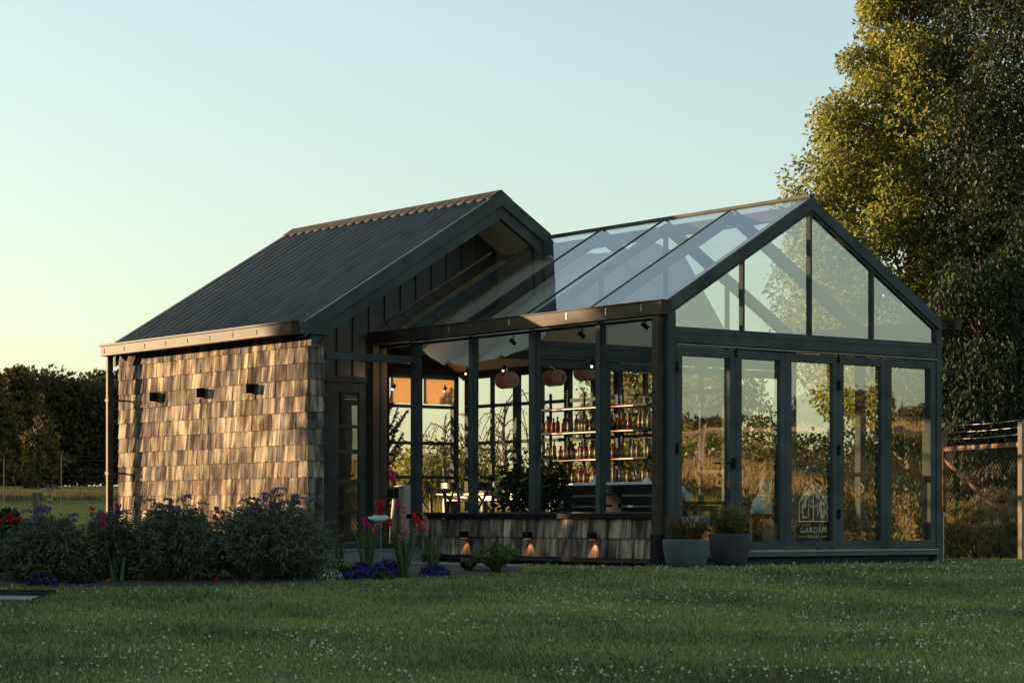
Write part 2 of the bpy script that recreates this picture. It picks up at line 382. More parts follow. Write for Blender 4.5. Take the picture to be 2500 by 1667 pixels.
for x0, x1 in ((.12, 1.25), (1.25, 2.3), (2.3, 3.4), (3.4, 4.5)): door_leaf(x0, x1, 2.666, fr, M['glass'], 'partition_door')
# sill, plinth
MB().box(.118, 4.502, -.03, .10, -.006, .012).build('door_sill', M['wire'], H, bevel=.003)
MB().box(.10, 4.52, -.022, .08, -.06, -.007).build('sill_beam', M['pot'], H)
MB().box(.04, 4.5, .10, .2, -.22, -.061).box(.1, .2, .2, 6.1, -.22, -.0612).build('plinth', M['dark'], H)
# floor slab
MB().box(.06, 4.56, .101, 10.45, -.05, -.002).box(-1.38, .0595, 6.26, 10.45, -.05, -.002).build('floor', M['floor'], H)
# --- side wall of the glasshouse: posts, sill, low shingle wall
for i, (y, w_) in enumerate(((1.36, .085), (2.66, .13), (3.96, .085), (5.26, .13))):
    MB().box(.055, .055+.1, y-w_/2, y+w_/2, .455, 2.745).build('side_post', fr, H, bevel=.003)
ys = (.115, 1.3175, 1.4025, 2.595, 2.725, 3.9175, 4.0025, 5.195)
for i in range(0, 8, 2):
    w0 = MB().box(.08, .13, ys[i], ys[i+1], .4555, .475).box(.08, .13, ys[i], ys[i+1], 2.71, 2.74).box(.082, .128, ys[i]+.0005, ys[i]+.02, .4751, 2.7099).box(.082, .128, ys[i+1]-.02, ys[i+1]-.0005, .4751, 2.7099).build('side_window', fr, H)
    MB().add([(.105, ys[i], .475), (.105, ys[i+1], .475), (.105, ys[i+1], 2.71), (.105, ys[i], 2.71)], [(0, 1, 2, 3)]).build('pane', M['glass'], w0)
w0 = MB().box(.08, .13, 5.325, 6.1, .0, .05).box(.08, .13, 5.325, 6.1, 2.71, 2.74).box(.082, .128, 5.3255, 5.345, .0501, 2.7099).box(.082, .128, 6.08, 6.0995, .0501, 2.7099).build('side_window', fr, H)
MB().add([(.105, 5.325, .05), (.105, 6.1, .05), (.105, 6.1, 2.71), (.105, 5.325, 2.71)], [(0, 1, 2, 3)]).build('pane', M['glass'], w0)
MB().box(-.01, .17, .12, 5.33, .39, .454).build('window_sill', M['black'], H, bevel=.003)
MB().box(.03, .10, .12, 5.32, -.075, .389).build('low_wall', M['dark'], H)
MB().box(.02, .12, .12, 5.32, -.13, -.0755).build('bottom_rail', M['dark'], H)
# shingles: tapered boards with uneven widths and butts
def courses(n_out, along, a0, a1, xw, zs, zt, expo, rs, skip=()):
    mb = MB(); rr = random.Random(rs); z = zs; k = 0
    while z < zt - .02:
        p = a0 - rr.uniform(0, .08)
        while p < a1 - .01:
            wd = rr.choice((.05, .075, .10, .13, .16)) * rr.uniform(.85, 1.15); q = min(p + wd, a1)
            pa = max(p, a0)
            if q - pa > .012:
                th = rr.uniform(.022, .032); zb = z + rr.uniform(-.004, .004); top = min(z + expo + .05, zt)
                e = .003; o1 = th; o2 = .003 + rr.uniform(0, .002)
                if along == 'y':      # wall faces -x
                    mb.add([(xw-o1, pa+e, zb), (xw-o1, q-e, zb), (xw, q-e, zb), (xw, pa+e, zb), (xw-o2, pa+e, top), (xw-o2, q-e, top), (xw, q-e, top), (xw, pa+e, top)],
                       [(0, 3, 2, 1), (4, 5, 6, 7), (0, 1, 5, 4), (1, 2, 6, 5), (2, 3, 7, 6), (3, 0, 4, 7)])
                else:                 # wall faces -y
                    mb.add([(pa+e, xw-o1, zb), (q-e, xw-o1, zb), (q-e, xw, zb), (pa+e, xw, zb), (pa+e, xw-o2, top), (q-e, xw-o2, top), (q-e, xw, top), (pa+e, xw, top)],
                       [(0, 3, 2, 1), (4, 5, 6, 7), (0, 1, 5, 4), (1, 2, 6, 5), (2, 3, 7, 6), (3, 0, 4, 7)])
            p = q
        z += expo; k += 1
    return mb
courses(-1, 'y', .14, 5.30, .0295, -.075, .389, .235, 3).build('shingle_skirt', M['shingle'], H)
courses(-1, 'y', 5.305, 10.56, -1.56, -.13, 2.80, .212, 4).build('side_shingles', M['shingle'], H)
courses(-1, 'x', -1.585, -1.335, 5.305, -.13, 3.06, .212, 5).build('end_shingles', M['shingle'], H)
MB().box(-1.559, -1.36, 5.3055, 10.555, -.2, 2.86).build('side_wall', M['dark'], H)
# upper wall lamps and low wall lamps
def wall_lamp(x, y, z, a, h, w_, energy, up):
    b = MB().box(x-a, x, y-w_/2, y+w_/2, z-h/2, z+h/2).build('wall_lamp', M['black'], H, bevel=.003)
    MB().box(x-a+.012, x-.012, y-w_/2+.01, y+w_/2-.01, z-h/2-.002, z-h/2-.0005).build('lens', M['strip'], b)
    l = bpy.data.lights.new('lamp_light', 'SPOT'); l.energy = energy; l.color = (1, .45, .22); l.spot_size = math.radians(75); l.spot_blend = .5; l.shadow_soft_size = .012
    o = bpy.data.objects.new('lamp_light', l); COL.objects.link(o); o.location = (x-a*.5, y, z-h/2-.012)
    o.rotation_euler = Vector((-.12, 0, 1)).to_track_quat('Z', 'Y').to_euler(); o.parent = b
for y in (9.41, 8.04, 6.70): wall_lamp(-1.583, y, 2.13, .12, .13, .10, .25, True)
for y in (3.98, 2.634, 1.356): wall_lamp(.006, y, .185, .085, .085, .09, 1.3, False)
# --- glass roof
EV = 6.2
bars = (.0, 1.42, 2.72, 4.02, 5.32, EV)
MB().box(2.265, 2.335, 0, 5.2, 4.285, 4.325).build('ridge_cap', fr, H, bevel=.004)
MB().box(2.25, 2.35, .12, EV, 4.06, 4.20).build('ridge_beam', fr, H)
for i in range(5):
    a, b = bars[i] + (.0 if i else -.01), bars[i+1]
    for x0, x1 in ((-.03, 2.27), (2.33, 4.63)):
        f = lambda x: zg(x) + .012
        w0 = MB().add([(x0, a, f(x0)), (x1, a, f(x1)), (x1, b, f(x1)), (x0, b, f(x0))], [(0, 1, 2, 3)]).build('roof_pane', M['glassroof'], H)
for i, y in enumerate(bars[1:]):
    for x0, x1 in ((-.03, 2.27), (2.33, 4.63)):
        if i < 4: rake(x0, x1, y-.016, y+.016, zg, .022, .022).build('glazing_bar', fr, H)
        if i != 1: rake(max(x0, .06), min(x1, 4.54), y-.04, y+.04, zg, -.012, .15).build('rafter', fr, H)
    if i in (1, 3): MB().box(.16, 4.44, y-.03, y+.03, 2.60, 2.72).build('tie_beam', fr, H) if i == 3 else None
# eave gutters
MB().box(-.115, .045, -.008, EV-.1, 2.746, 2.90).box(-.125, .0, -.012, EV-.1, 2.9005, 2.917).build('eave_gutter', gt, H, bevel=.004)
for y in (.35, 1.0, 1.75, 2.9, 4.2): MB().box(-.119, -.1155, y-.008, y+.008, 2.80, 2.88).build('gutter_clip', M['wire'], H)
MB().box(4.60, 4.72, .0, EV, 2.80, 2.9).box(4.74, 4.86, -.1, EV, 2.80, 2.92).box(4.73, 4.87, -.11, EV, 2.921, 2.935).build('eave_gutter', gt, H, bevel=.004)
MB().box(-.095, -.018, .06, .19, -.17, 2.745).build('downpipe', gt, H, bevel=.01)
MB().box(-.11, -.008, .05, .2, -.18, .21).build('downpipe_boot', M['black'], H, bevel=.008)
MB().tube([(4.68, .06, -.18), (4.68, .06, .42)], .018, 10).box(4.64, 4.72, .02, .1, .42, .47).build('standpipe', M['wire'], H)
MB().box(.14, .16, .0, .0, 0, 0) if False else None
# --- cabin roof: corrugated sheets
def corr(x0, x1, y0, y1, name):
    per = .233; n = int((y1-y0)/per*10); ysn = np.linspace(y0, y1, n+1)
    ph = ((ysn-y0)/per) % 1
    prof = np.interp(ph, [0, .18, .40, .48, .70, 1], [0, 0, .07, .07, 0, 0])
    nx = 7; xs = np.linspace(x0, x1, nx)
    nrm = np.array([-T2, 0, 1.0]) if x0 < AX and x1 <= AX else np.array([T2, 0, 1.0]); nrm /= np.linalg.norm(nrm)
    V = []
    for off in (0, -.004):
        for x in xs:
            z = zc(x)
            V.append(np.stack([x + nrm[0]*(prof+off), ysn, z + nrm[2]*(prof+off)], 1))
    V = np.concatenate(V); m = n+1; i = (np.arange(nx-1)[:, None]*m + np.arange(n)[None]).ravel()
    Q = np.stack([i, i+1, i+m+1, i+m], 1); Q2 = Q[:, ::-1] + nx*m
    return np_mesh(name, V, np.concatenate([Q, Q2]), M['roof'], parent=H), prof, ysn, nrm
o1, prof, ysn, nrm = corr(-1.80, AX-.02, GY+.03, BY, 'roof_sheet'); corr(AX+.02, 4.75, GY+.03, BY, 'roof_sheet')
# ridge cap: smooth fold plus a scalloped edge pressed into the ribs
mb = MB()
for sx in (-1, 1):
    for y0, y1 in ((GY-.01, 7.9), (7.88, BY+.02)):
        o = .052 if y0 < 6 else .056
        p = [(AX, AZ2+o+.026), (AX+sx*.19, zc(AX+sx*.19)+o+.02)]
        mb.add([(p[0][0], y0, p[0][1]), (p[1][0], y0, p[1][1]), (p[1][0], y1, p[1][1]), (p[0][0], y1, p[0][1])], [(0, 1, 2, 3)])
    xa = AX+sx*.19; xb = AX+sx*.215; n = len(ysn)
    top = [(xa, y, zc(xa)+.072) for y in ysn]; bot = [(xb + 0*p_, y, zc(xb)+p_*1.05+.008) for y, p_ in zip(ysn, prof)]
    mb.add(top + bot, [(i, i+1, n+i+1, n+i) for i in range(n-1)])
mb.build('roof_ridge_cap', M['gutter'], H)
# rakes (verge boards) of the cabin roof, front and back
for y0, y1 in ((GY-.03, GY+.028), (BY, BY+.05)):
    for a, b in ((-1.72, AX), (AX, 4.75)):
        if y0 < 6 and b > 2: b = 2.30
        mb = rake(a, b, y0, y1, zc, .055, .20)
        mb.build('verge_board', fr, H, bevel=.004)
    for a, b in ((-1.6, AX), (AX, 4.6)):
        if y0 < 6 and b > 2: b = 2.22
        rake(a, b, y0+.035, y1+.05, zc, -.146, .17).build('verge_trim', fr, H)
# eave end block and gutter of the cabin
MB().prism([(-1.79, 2.77), (-1.33, 2.77), (-1.33, zc(-1.33)+.0), (-1.79, zc(-1.79)+.03)], GY-.026, GY+.02, 'y').build('eave_block', fr, H, bevel=.003)
MB().box(-1.90, -1.79, GY-.0, 10.50, 2.765, 2.905).box(-1.915, -1.785, GY-.01, 10.52, 2.9055, 2.935).build('cabin_gutter', gt, H, bevel=.004)
for k in range(9): MB().box(-1.904, -1.9005, GY+.25+k*.62-.006, GY+.25+k*.62+.006, 2.80, 2.87).build('gutter_clip', M['black'], H)
MB().box(-1.79, -1.56, GY+.02, BY, 2.80, 2.83).build('eave_soffit', M['dark'], H)
dp = MB().box(-1.845, -1.755, 10.36, 10.45, -.1, 2.765).build('cabin_downpipe', M['gutter'], H, bevel=.022)
for z in (2.12, 1.05, .1): MB().box(-1.85, -1.75, 10.352, 10.458, z-.025, z+.025).box(-1.75, -1.58, 10.39, 10.42, z-.012, z+.012).build('bracket', M['black'] if 0 else M['gutter'], dp, bevel=.003)
# boarded ceiling/soffit under the cabin roof
for a, b in ((-1.33, AX), (AX, 4.55)):
    rake(a, b, GY+.09, BY-.02, zc, -.17, .03).build('ceiling_boards', M['soffit'], H)
# --- gable wall of the cabin: standing seam cladding above the glass roof and over the entry
def seamwall(x0, x1, lo, hi, y, name='metal_cladding', step=.26):
    mb = MB(); x = x0
    while x < x1 - .01:
        xb = min(x+step, x1); poly = [(x, lo(x)), (xb, lo(xb)), (xb, hi(xb)), (x, hi(x))]
        if x < AX < xb: poly = [(x, lo(x)), (xb, lo(xb)), (xb, hi(xb)), (AX, hi(AX)), (x, hi(x))]
        mb.prism(poly, y, y+.03, 'y')
        if x > x0: mb.box(x-.012, x+.012, y-.028, y-.0005, max(lo(x), lo(x+.01)), min(hi(x-.012), hi(x+.012)))
        x = xb
    return mb.build(name, M['roof'], H)
lo = lambda x: 2.32 if x < .03 else zg(x)+.03
hi = lambda x: zc(x)-.2
seamwall(-1.33, 2.15, lo, hi, WY, step=.26)
MB().box(-1.33, .02, WY-.02, WY+.06, 2.24, 2.3195).build('door_head', fr, H)
# entry door with a column of small panes
ed = MB().box(-1.15, -.53, WY-.01, WY+.03, .0, 2.23).box(-.2, -.09, WY-.01, WY+.03, .0, 2.23)
pz = [.06, .42, .52, .86, .94, 1.28, 1.36, 1.66, 1.70, 2.10]
for a, b in ((.0, .06), (.44, .50), (.86, .92), (1.27, 1.33), (1.62, 1.66), (2.10, 2.23)): ed.box(-.5295, -.2005, WY-.01, WY+.03, a, b)
ed = ed.build('entry_door', M['frame'], H, bevel=.003)
for a, b in ((.06, .44), (.50, .86), (.92, 1.27), (1.33, 1.62), (1.66, 2.10)):
    MB().add([(-.5295, WY+.012, a), (-.2005, WY+.012, a), (-.2005, WY+.012, b), (-.5295, WY+.012, b)], [(0, 1, 2, 3)]).build('pane', M['glassr'], ed)
MB().box(-1.33, -1.151, WY, WY+.05, -.05, 2.24).box(-.0895, -.03, WY, WY+.05, -.05, 2.24).build('door_frame', M['dark'], H)
MB().box(-.029, .2, WY-.1, WY+.1, .0, 2.74).build('timber_column', M['brownwood'], H)
cb = MB().box(-1.33, .054, 5.215, 5.305, 2.46, 2.555).build('crossbeam', fr, H, bevel=.003)
MB().box(-1.3, .02, 5.02, 6.19, -.19, -.03).box(-1.3, .02, 5.0, 6.19, -.0298, -.012).build('entry_step', M['concrete'], H, bevel=.006)
MB().box(-.28, -.12, 5.5, 5.9, -.011, .0).build('door_mat', M['dark'], H)
# --- back and right walls of the cabin and hall, glazed
def glazed(fixed, a0, a1, axis_, vs, ms_thin, hz, z0=.0, z1=2.70, mname='rear_window', th=.07):
    """glazed wall: heavy posts vs, thin mullions, transoms hz"""
    def bx(mb, p, q, za, zb, t):
        if axis_ == 'y': mb.box(fixed-t/2, fixed+t/2, p, q, za, zb)
        else: mb.box(p, q, fixed-t/2, fixed+t/2, za, zb)
        return mb
    for v in vs: bx(MB(), v-.05, v+.05, z0, z1, .10).build('rear_post', fr, H, bevel=.003)
    for i in range(len(vs)-1):
        p, q = vs[i]+.0505, vs[i+1]-.0505
        if q - p < .3: continue
        mb = MB()
        for z in hz: bx(mb, p, q, z-.025, z+.025, th)
        bx(mb, p, q, z0, z0+.06, th); bx(mb, p, q, z1-.06, z1, th)
        m_ = (p+q)/2
        if ms_thin:
            zz = [z0+.03] + list(hz) + [z1-.03]
            for a, b in zip(zz[:-1], zz[1:]): bx(mb, m_-.022, m_+.022, a+.026, b-.026, th*.9)
        w_ = mb.build(mname, fr, H)
        f4 = [(fixed, p, z0), (fixed, q, z0), (fixed, q, z1), (fixed, p, z1)] if axis_ == 'y' else [(p, fixed, z0), (q, fixed, z0), (q, fixed, z1), (p, fixed, z1)]
        MB().add(f4, [(0, 1, 2, 3)]).build('pane', M['glass'], w_)
glazed(4.52, 0, 0, 'y', (3.9, 5.1, 6.35, 7.55, 8.85, 10.15), True, (1.05, 1.60, 2.19))
glazed(4.52, 0, 0, 'y', (.17, 1.36, 2.66, 3.85), False, (), mname='plain_window')
glazed(10.46, 0, 0, 'x', (-1.2, .6, 1.9, 3.1, 4.46), True, (1.05, 1.60, 2.19), mname='back_window')
MB().box(4.46, 4.60, .12, 10.5, 2.701, 2.80).build('wall_plate', fr, H)
MB().box(-1.25, 4.459, 10.41, 10.51, 2.701, 2.80).build('wall_plate', fr, H)
MB().prism([(-1.36, 2.81), (4.45, 2.81), (4.45, zc(4.45)-.205), (AX, AZ2-.205), (-1.36, zc(-1.36)-.205)], 10.42, 10.50, 'y').build('back_wall', M['dark'], H)
for a, b in ((3.16, 3.75), (3.80, 4.40)):
    MB().box(a, b, 10.39, 10.395, 2.235, 2.64).build('roller_blind', M['blind'], H)
# inner lining of the cabin's left part
MB().box(-1.3595, -1.33, 6.24, 10.41, 0, 2.9).build('inner_lining', M['brownwood'], H)
MB().box(.06, .12, 6.31, 7.5, -.001, 2.9).build('added_partition', M['brownwood'], H)  # made-up partition that closes the view behind the entry door panes
# --- shade cloth
def cloth():
    nu, nv = 90, 70; V = []
    def ss(t): t = min(max(t, 0), 1); return t*t*(3-2*t)
    for j in range(nv):
        v = j/(nv-1); y = 2.84 + (6.02-2.84)*v
        ze = 2.46 + .05*math.cos(v*7) + .30*ss((v-.55)/.4)
        prof = [(0, .17, ze), (.10, .30, ze+.10+.1*v), (.2, .62, zg(.62)-.24), (.35, 1.2, zg(1.2)-.22), (.55, 2.2, zg(2.2)-.24), (.68, 2.75, zg(2.75)-.16), (.85, 3.45, 2.95+.1*math.sin(v*6)), (1, 3.68, 2.55+.06*math.sin(v*9))]
        us = [q[0] for q in prof]
        for i in range(nu):
            u = i/(nu-1); x = float(np.interp(u, us, [q[1] for q in prof])); z = float(np.interp(u, us, [q[2] for q in prof]))
            dr = math.exp(-u/.22)
            fold = (.030*math.sin(v*38 + 5*math.sin(u*9)) + .014*math.sin(v*71+u*30))*dr + .012*math.sin(v*26+u*14)
            span = (v*2.46) % 1
            sag = .05*math.sin(math.pi*span)*min(1, u/.15)
            V.append((x + .035*math.sin(v*33+u*8)*dr, y + .03*math.sin(u*40)*dr, z - sag + fold))
    F_ = [(j*nu+i, j*nu+i+1, (j+1)*nu+i+1, (j+1)*nu+i) for j in range(nv-1) for i in range(nu-1)]
    return MB().add(V, F_).build('shade_cloth', M['canvas'], None, smooth=True)
tag(cloth(), 'cream shade cloth draped under the glass roof in soft folds', 'shade cloth')
# ------------------------------------------------------------------ foliage builders
def lf(name, cols, **k): return leafmat(name, [(i/(len(cols)-1), c_) for i, c_ in enumerate(cols)], **k)
M['gum'] = lf('sunlit_gum_leaves', [(.040,.060,.016), (.085,.11,.024), (.15,.165,.034), (.23,.23,.05), (.33,.30,.075), (.33,.12,.05)], rough=.5, trans=.58)  # the sun's gold is mixed into these leaf colours
M['gumshade'] = lf('shaded_gum_leaves', [(.020,.032,.016), (.036,.050,.022), (.060,.072,.026), (.10,.09,.03)], rough=.6, trans=.15)  # same gum foliage with its shade put into darker colours
M['conifer'] = lf('conifer_needles', [(.035,.035,.018), (.062,.058,.026), (.11,.09,.034)], rough=.6, trans=.3, noise_scale=.4)  # needle colours lightened to stand in for distance haze
M['litconifer'] = lf('lit_conifer_needles', [(.05,.045,.014), (.10,.08,.022), (.17,.12,.035)], rough=.6, trans=.25, noise_scale=.4)  # sunlit copy of the conifer needles, golden light put into the colour
M['shrub'] = lf('shrub_leaves', [(.05,.06,.018), (.11,.11,.028), (.19,.16,.045), (.28,.21,.06)], rough=.5, trans=.5)
M['yshrub'] = lf('yellow_green_leaves', [(.08,.09,.02), (.18,.17,.04), (.30,.25,.06), (.36,.27,.08)], rough=.5, trans=.5)
M['brownbrush'] = lf('brown_brush', [(.15,.11,.055), (.26,.19,.09), (.38,.29,.13), (.26,.24,.10)], rough=.8, trans=.2)
M['sage'] = lf('sage_leaves', [(.070,.086,.052), (.118,.135,.080), (.18,.195,.12)], rough=.6, trans=.2, noise_scale=3)
M['purple'] = lf('purple_flowers', [(.07,.05,.12), (.12,.09,.20), (.20,.16,.30)], rough=.8, trans=.2, noise_scale=9)
M['petunia'] = lf('violet_petals', [(.035,.02,.15), (.07,.045,.30), (.12,.08,.42)], rough=.7, trans=.2, noise_scale=9)
M['whitefl'] = lf('white_petals', [(.44,.45,.38), (.60,.60,.50), (.78,.76,.64)], rough=.7, trans=.2, noise_scale=9)
M['red'] = lf('red_petals', [(.38,.012,.012), (.55,.02,.015), (.65,.06,.03)], rough=.6, trans=.3, noise_scale=9)
M['pink'] = lf('pink_petals', [(.42,.02,.10), (.62,.05,.20), (.72,.16,.30)], rough=.6, trans=.3, noise_scale=9)
M['salmon'] = lf('salmon_petals', [(.42,.12,.12), (.60,.22,.22), (.65,.35,.33)], rough=.6, trans=.3, noise_scale=9)
M['orange'] = lf('orange_petals', [(.6,.16,.02), (.75,.25,.03)], rough=.6, trans=.3, noise_scale=9)
M['sword'] = lf('sword_leaves', [(.055,.085,.035), (.085,.125,.055), (.12,.15,.07)], rough=.45, trans=.2, noise_scale=5)
M['fernleaf'] = lf('juniper_leaves', [(.06,.09,.03), (.12,.16,.06), (.19,.22,.09)], rough=.6, trans=.2, noise_scale=6)
M['darkleaf'] = lf('dark_leaves', [(.014,.024,.011), (.028,.042,.017), (.048,.062,.026)], rough=.75, trans=.12, noise_scale=4)
M['rose'] = lf('rose_leaves', [(.018,.032,.014), (.035,.055,.02), (.06,.085,.03)], rough=.45, trans=.15, noise_scale=4)
M['redplant'] = lf('reddish_leaves', [(.05,.06,.02), (.10,.07,.03), (.16,.06,.03)], rough=.5, trans=.2, noise_scale=7)
M['dryfl'] = lf('dried_flowers', [(.10,.09,.04), (.20,.17,.08), (.34,.29,.16)], rough=.8, trans=.2, noise_scale=7)
M['blade'] = lf('grass_blades', [(.058,.078,.034), (.100,.132,.052), (.15,.185,.066), (.22,.24,.09)], rough=.6, trans=.25, noise_scale=.8)
M['blade'] = leafmat('grass_blade', [(.26, (.11,.09,.045)), (.33, (.09,.112,.055)), (.44, (.16,.195,.08)), (.55, (.25,.28,.10)), (.70, (.40,.40,.14))], rough=.6, trans=.25, noise_scale=.55, mixf=.66)
M['drygrass'] = lf('dry_grass', [(.16,.12,.05), (.26,.19,.08), (.36,.28,.13)], rough=.8, trans=.25, noise_scale=2)
M['meshwire'] = plain('galvanised_mesh', (.15, .115, .08), .8, 0, .2, 5, spec=.1)
M['dish'] = plain('pale_dish', (.36, .43, .42), .6, 0, .1, 9)
M['soil'] = plain('soil', (.035, .026, .02), .95, 0, .4, 12, .4)
M['gravel'] = plain('gravel', (.24, .235, .22), .95, 0, .5, 60, .5)
M['stemg'] = plain('green_stem', (.06, .075, .03), .7, 0, .3, 9)

def ball(n, r=1.0, shell=0.0):
    d = unit(RNG.normal(size=(n, 3))); rad = (shell + (1-shell)*RNG.random(n))**(1/3) * r
    return d*rad[:, None]
def crown(centres, radii, per, L, W, droop=.6, shell=.15, face_sun=.0):
    P, D = [], []
    for c_, r in zip(centres, radii):
        k = int(per*RNG.uniform(.7, 1.3)); b = ball(k, 1.0, shell)*np.array([r, r, r*.85])
        P.append(b + c_); d = unit(b + 1e-6)*.6 + RNG.normal(size=(k, 3))*.7; d[:, 2] -= droop; D.append(d)
    P = np.concatenate(P); D = np.concatenate(D); n = len(P)
    return leaf_arrays(P, D, L*RNG.uniform(.7, 1.3, n), W*RNG.uniform(.7, 1.3, n))
def tree(name, loc, prof, height, ncl, per, L, W, mat_, trunk_r, label, cat='tree', group=None, rcl=(.35, .6), droop=.6, seed=1, off=(0, 0), base=1.0, bark='bark', red=None, flat=1.0):
    """prof: [(z, radius)] crown envelope; branches run from the trunk to the leaf clumps"""
    global RNG; RNG = np.random.default_rng(seed)
    root = empty(name, loc, 0, label, cat, group)
    zs = np.array([p[0] for p in prof]); rs = np.array([p[1] for p in prof])
    # sample clump heights in proportion to circumference
    zz = np.linspace(zs[0], zs[-1], 200); wts = np.interp(zz, zs, rs) + .15; wts /= wts.sum()
    hz = RNG.choice(zz, ncl, p=wts) + RNG.uniform(-.05, .05, ncl)
    th = RNG.uniform(0, 2*math.pi, ncl); lob = 1 + .16*np.sin(3*th + hz*.9) + .10*np.sin(5*th - hz*1.7)
    rad = np.interp(hz, zs, rs)*lob*(.30 + .70*RNG.random(ncl)**.5)
    ox = off[0]*np.clip(hz/height, 0, 1); oy = off[1]*np.clip(hz/height, 0, 1)
    C_ = np.stack([ox + rad*np.cos(th), oy + rad*np.sin(th), hz], 1)
    R_ = RNG.uniform(rcl[0], rcl[1], ncl)*np.clip(np.interp(hz, zs, rs)/ (rs.max()*.5), .45, 1)
    V, Q = crown(C_, R_, per, L, W, droop)
    mats = [M[mat_]]; mi = np.zeros(len(Q), int)
    np_mesh('crown', V, Q, mats, mi, root)
    tb = MB(); h = height*.93; k = 9
    tp = [(off[0]*i/k + .03*h*.1*math.sin(i*1.7), off[1]*i/k + .02*h*.1*math.cos(i*2.1), h*i/k - .1) for i in range(k+1)]
    tb.tube(tp, [trunk_r*(1-.9*i/k) + .01 for i in range(k+1)], 9)
    trk = tb.build('trunk', M[bark], root, smooth=True)
    lb = MB()
    for j in RNG.choice(ncl, min(ncl, 90), replace=False):
        c_ = C_[j]; z0 = max(base*.5, c_[2] - rad[j]*.75 - .3); t = min(z0/h, .95)
        p0 = Vector((off[0]*t, off[1]*t, z0)); p2 = Vector(c_); pm = (p0+p2)/2 + Vector((0, 0, -.12*rad[j]))
        r0 = trunk_r*(1-.9*t)*.35 + .006
        lb.tube([p0, pm, p2], [r0, r0*.6, .004], 5, cap=False)
    lb.build('branches', M[bark], root, smooth=True)
    return root
def bush(name, loc, rx, ry, h, n, L, W, mat_, label, cat='shrub', group=None, droop=.2, seed=1, ncl=26, extra=None):
    global RNG; RNG = np.random.default_rng(seed)
    root = empty(name, loc, RNG.uniform(0, 6), label, cat, group)
    C_ = ball(ncl, 1, .35); C_[:, 2] = np.abs(C_[:, 2]); C_ = C_*np.array([rx*.78, ry*.78, h*.72]) + np.array([0, 0, h*.12])
    R_ = np.full(ncl, (rx+ry)/2*.36)*RNG.uniform(.7, 1.25, ncl)
    V, Q = crown(C_, R_, n//ncl, L, W, droop)
    V[:, 2] = np.maximum(V[:, 2], -.02)
    np_mesh('foliage', V, Q, M[mat_], parent=root)
    sb = MB()
    for c_ in C_[:10]: sb.tube([(0, 0, -.03), (c_[0]*.5, c_[1]*.5, c_[2]*.45), tuple(c_)], [.02*h, .014*h, .004], 5, cap=False)
    sb.build('stems', M['bark'], root)
    return root
def atz(px, s): x, y, z = at(px, s); return (x, y, z)
def ztop(py, s): return EYE + (1260-py)/F*s

# ------------------------------------------------------------------ trees
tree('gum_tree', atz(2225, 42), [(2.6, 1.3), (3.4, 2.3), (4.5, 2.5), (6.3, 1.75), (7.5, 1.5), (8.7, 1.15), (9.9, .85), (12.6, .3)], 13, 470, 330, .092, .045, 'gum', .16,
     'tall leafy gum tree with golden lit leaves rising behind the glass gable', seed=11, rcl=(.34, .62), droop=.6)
tree('gum_tree', atz(2520, 40), [(2.0, 1.1), (3.5, 1.35), (6.5, 1.45), (9, 1.4), (12, 1.2), (14.5, .3)], 15, 620, 200, .10, .042, 'gumshade', .05,
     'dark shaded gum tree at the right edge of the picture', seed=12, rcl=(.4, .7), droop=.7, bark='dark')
tree('cypress_tree', atz(2395, 36.5), [(.3, 1.3), (1.5, 1.6), (3, 1.3), (4.6, .5)], 5, 200, 190, .10, .04, 'darkleaf', .12,
     'low dark drooping tree behind the wire fence beside the glasshouse', seed=13, rcl=(.3, .5), droop=1.6)
tree('cypress_tree', atz(2560, 37.5), [(.3, 1.3), (1.5, 1.7), (3.5, 1.4), (5.6, .5)], 6, 190, 180, .10, .04, 'darkleaf', .12,
     'dark drooping tree behind the wire fence at the far right edge', seed=14, rcl=(.3, .5), droop=1.6)
# far windbreak beyond the field
wb = [tree('windbreak_tree', (0, 0, 0), p_, 9.0, 210, 60, .42, .24, 'conifer', .22, 'x', 'tree', seed=20+i, rcl=(.7, 1.2), droop=.1, base=1.5)
      for i, p_ in enumerate(([(1.3, 1.6), (2.5, 2.8), (7, 2.8), (8.4, 1.9), (8.9, .6)], [(1.0, 1.9), (3.5, 2.8), (7.4, 2.7), (8.6, 1.5)]))]
wpos = [(-90, 192), (-30, 188), (40, 192), (98, 187), (150, 193), (205, 188), (258, 193), (315, 189)]
wl = ['windbreak conifer beyond the left picture edge', 'windbreak conifer half cut by the left picture edge', 'windbreak conifer behind the golden lit conifer at the left edge', 'windbreak conifer behind the small golden lit conifer of the field',
      'windbreak conifer midway between the small golden lit conifer and the downpipe', 'windbreak conifer with sky gaps left of the downpipe', 'windbreak conifer touching the cabin downpipe', 'windbreak conifer hidden by the cabin wall']
for i, (px, s) in enumerate(wpos):
    x, y, z = at(px, s); lab = wl[i]
    if i < 2: o = wb[i]; o.location = (x, y, z-.1); o['label'] = lab; o['group'] = 'windbreak conifers across the field'
    else: copy_tree(wb[i % 2], (x, y, z-.1), i*1.3, label=lab, group='windbreak conifers across the field', scale=1+.07*math.sin(i*2.3))
tree('sunlit_conifer', atz(38, 150), [(.4, 1.3), (2, 2.1), (5, 1.8), (6.8, 1.1), (8.0, .3)], 8.2, 140, 60, .42, .22, 'litconifer', .2, 'golden lit conifer at the left edge in front of the windbreak', seed=31, rcl=(.5, .9), droop=.3)
tree('sunlit_conifer', atz(-40, 146), [(.4, 1.4), (2, 2.2), (5, 1.7), (7.0, .9), (8.1, .2)], 8.2, 110, 60, .42, .22, 'litconifer', .2, 'golden lit conifer cut off by the left edge of the picture', seed=32, rcl=(.5, .9), droop=.3)
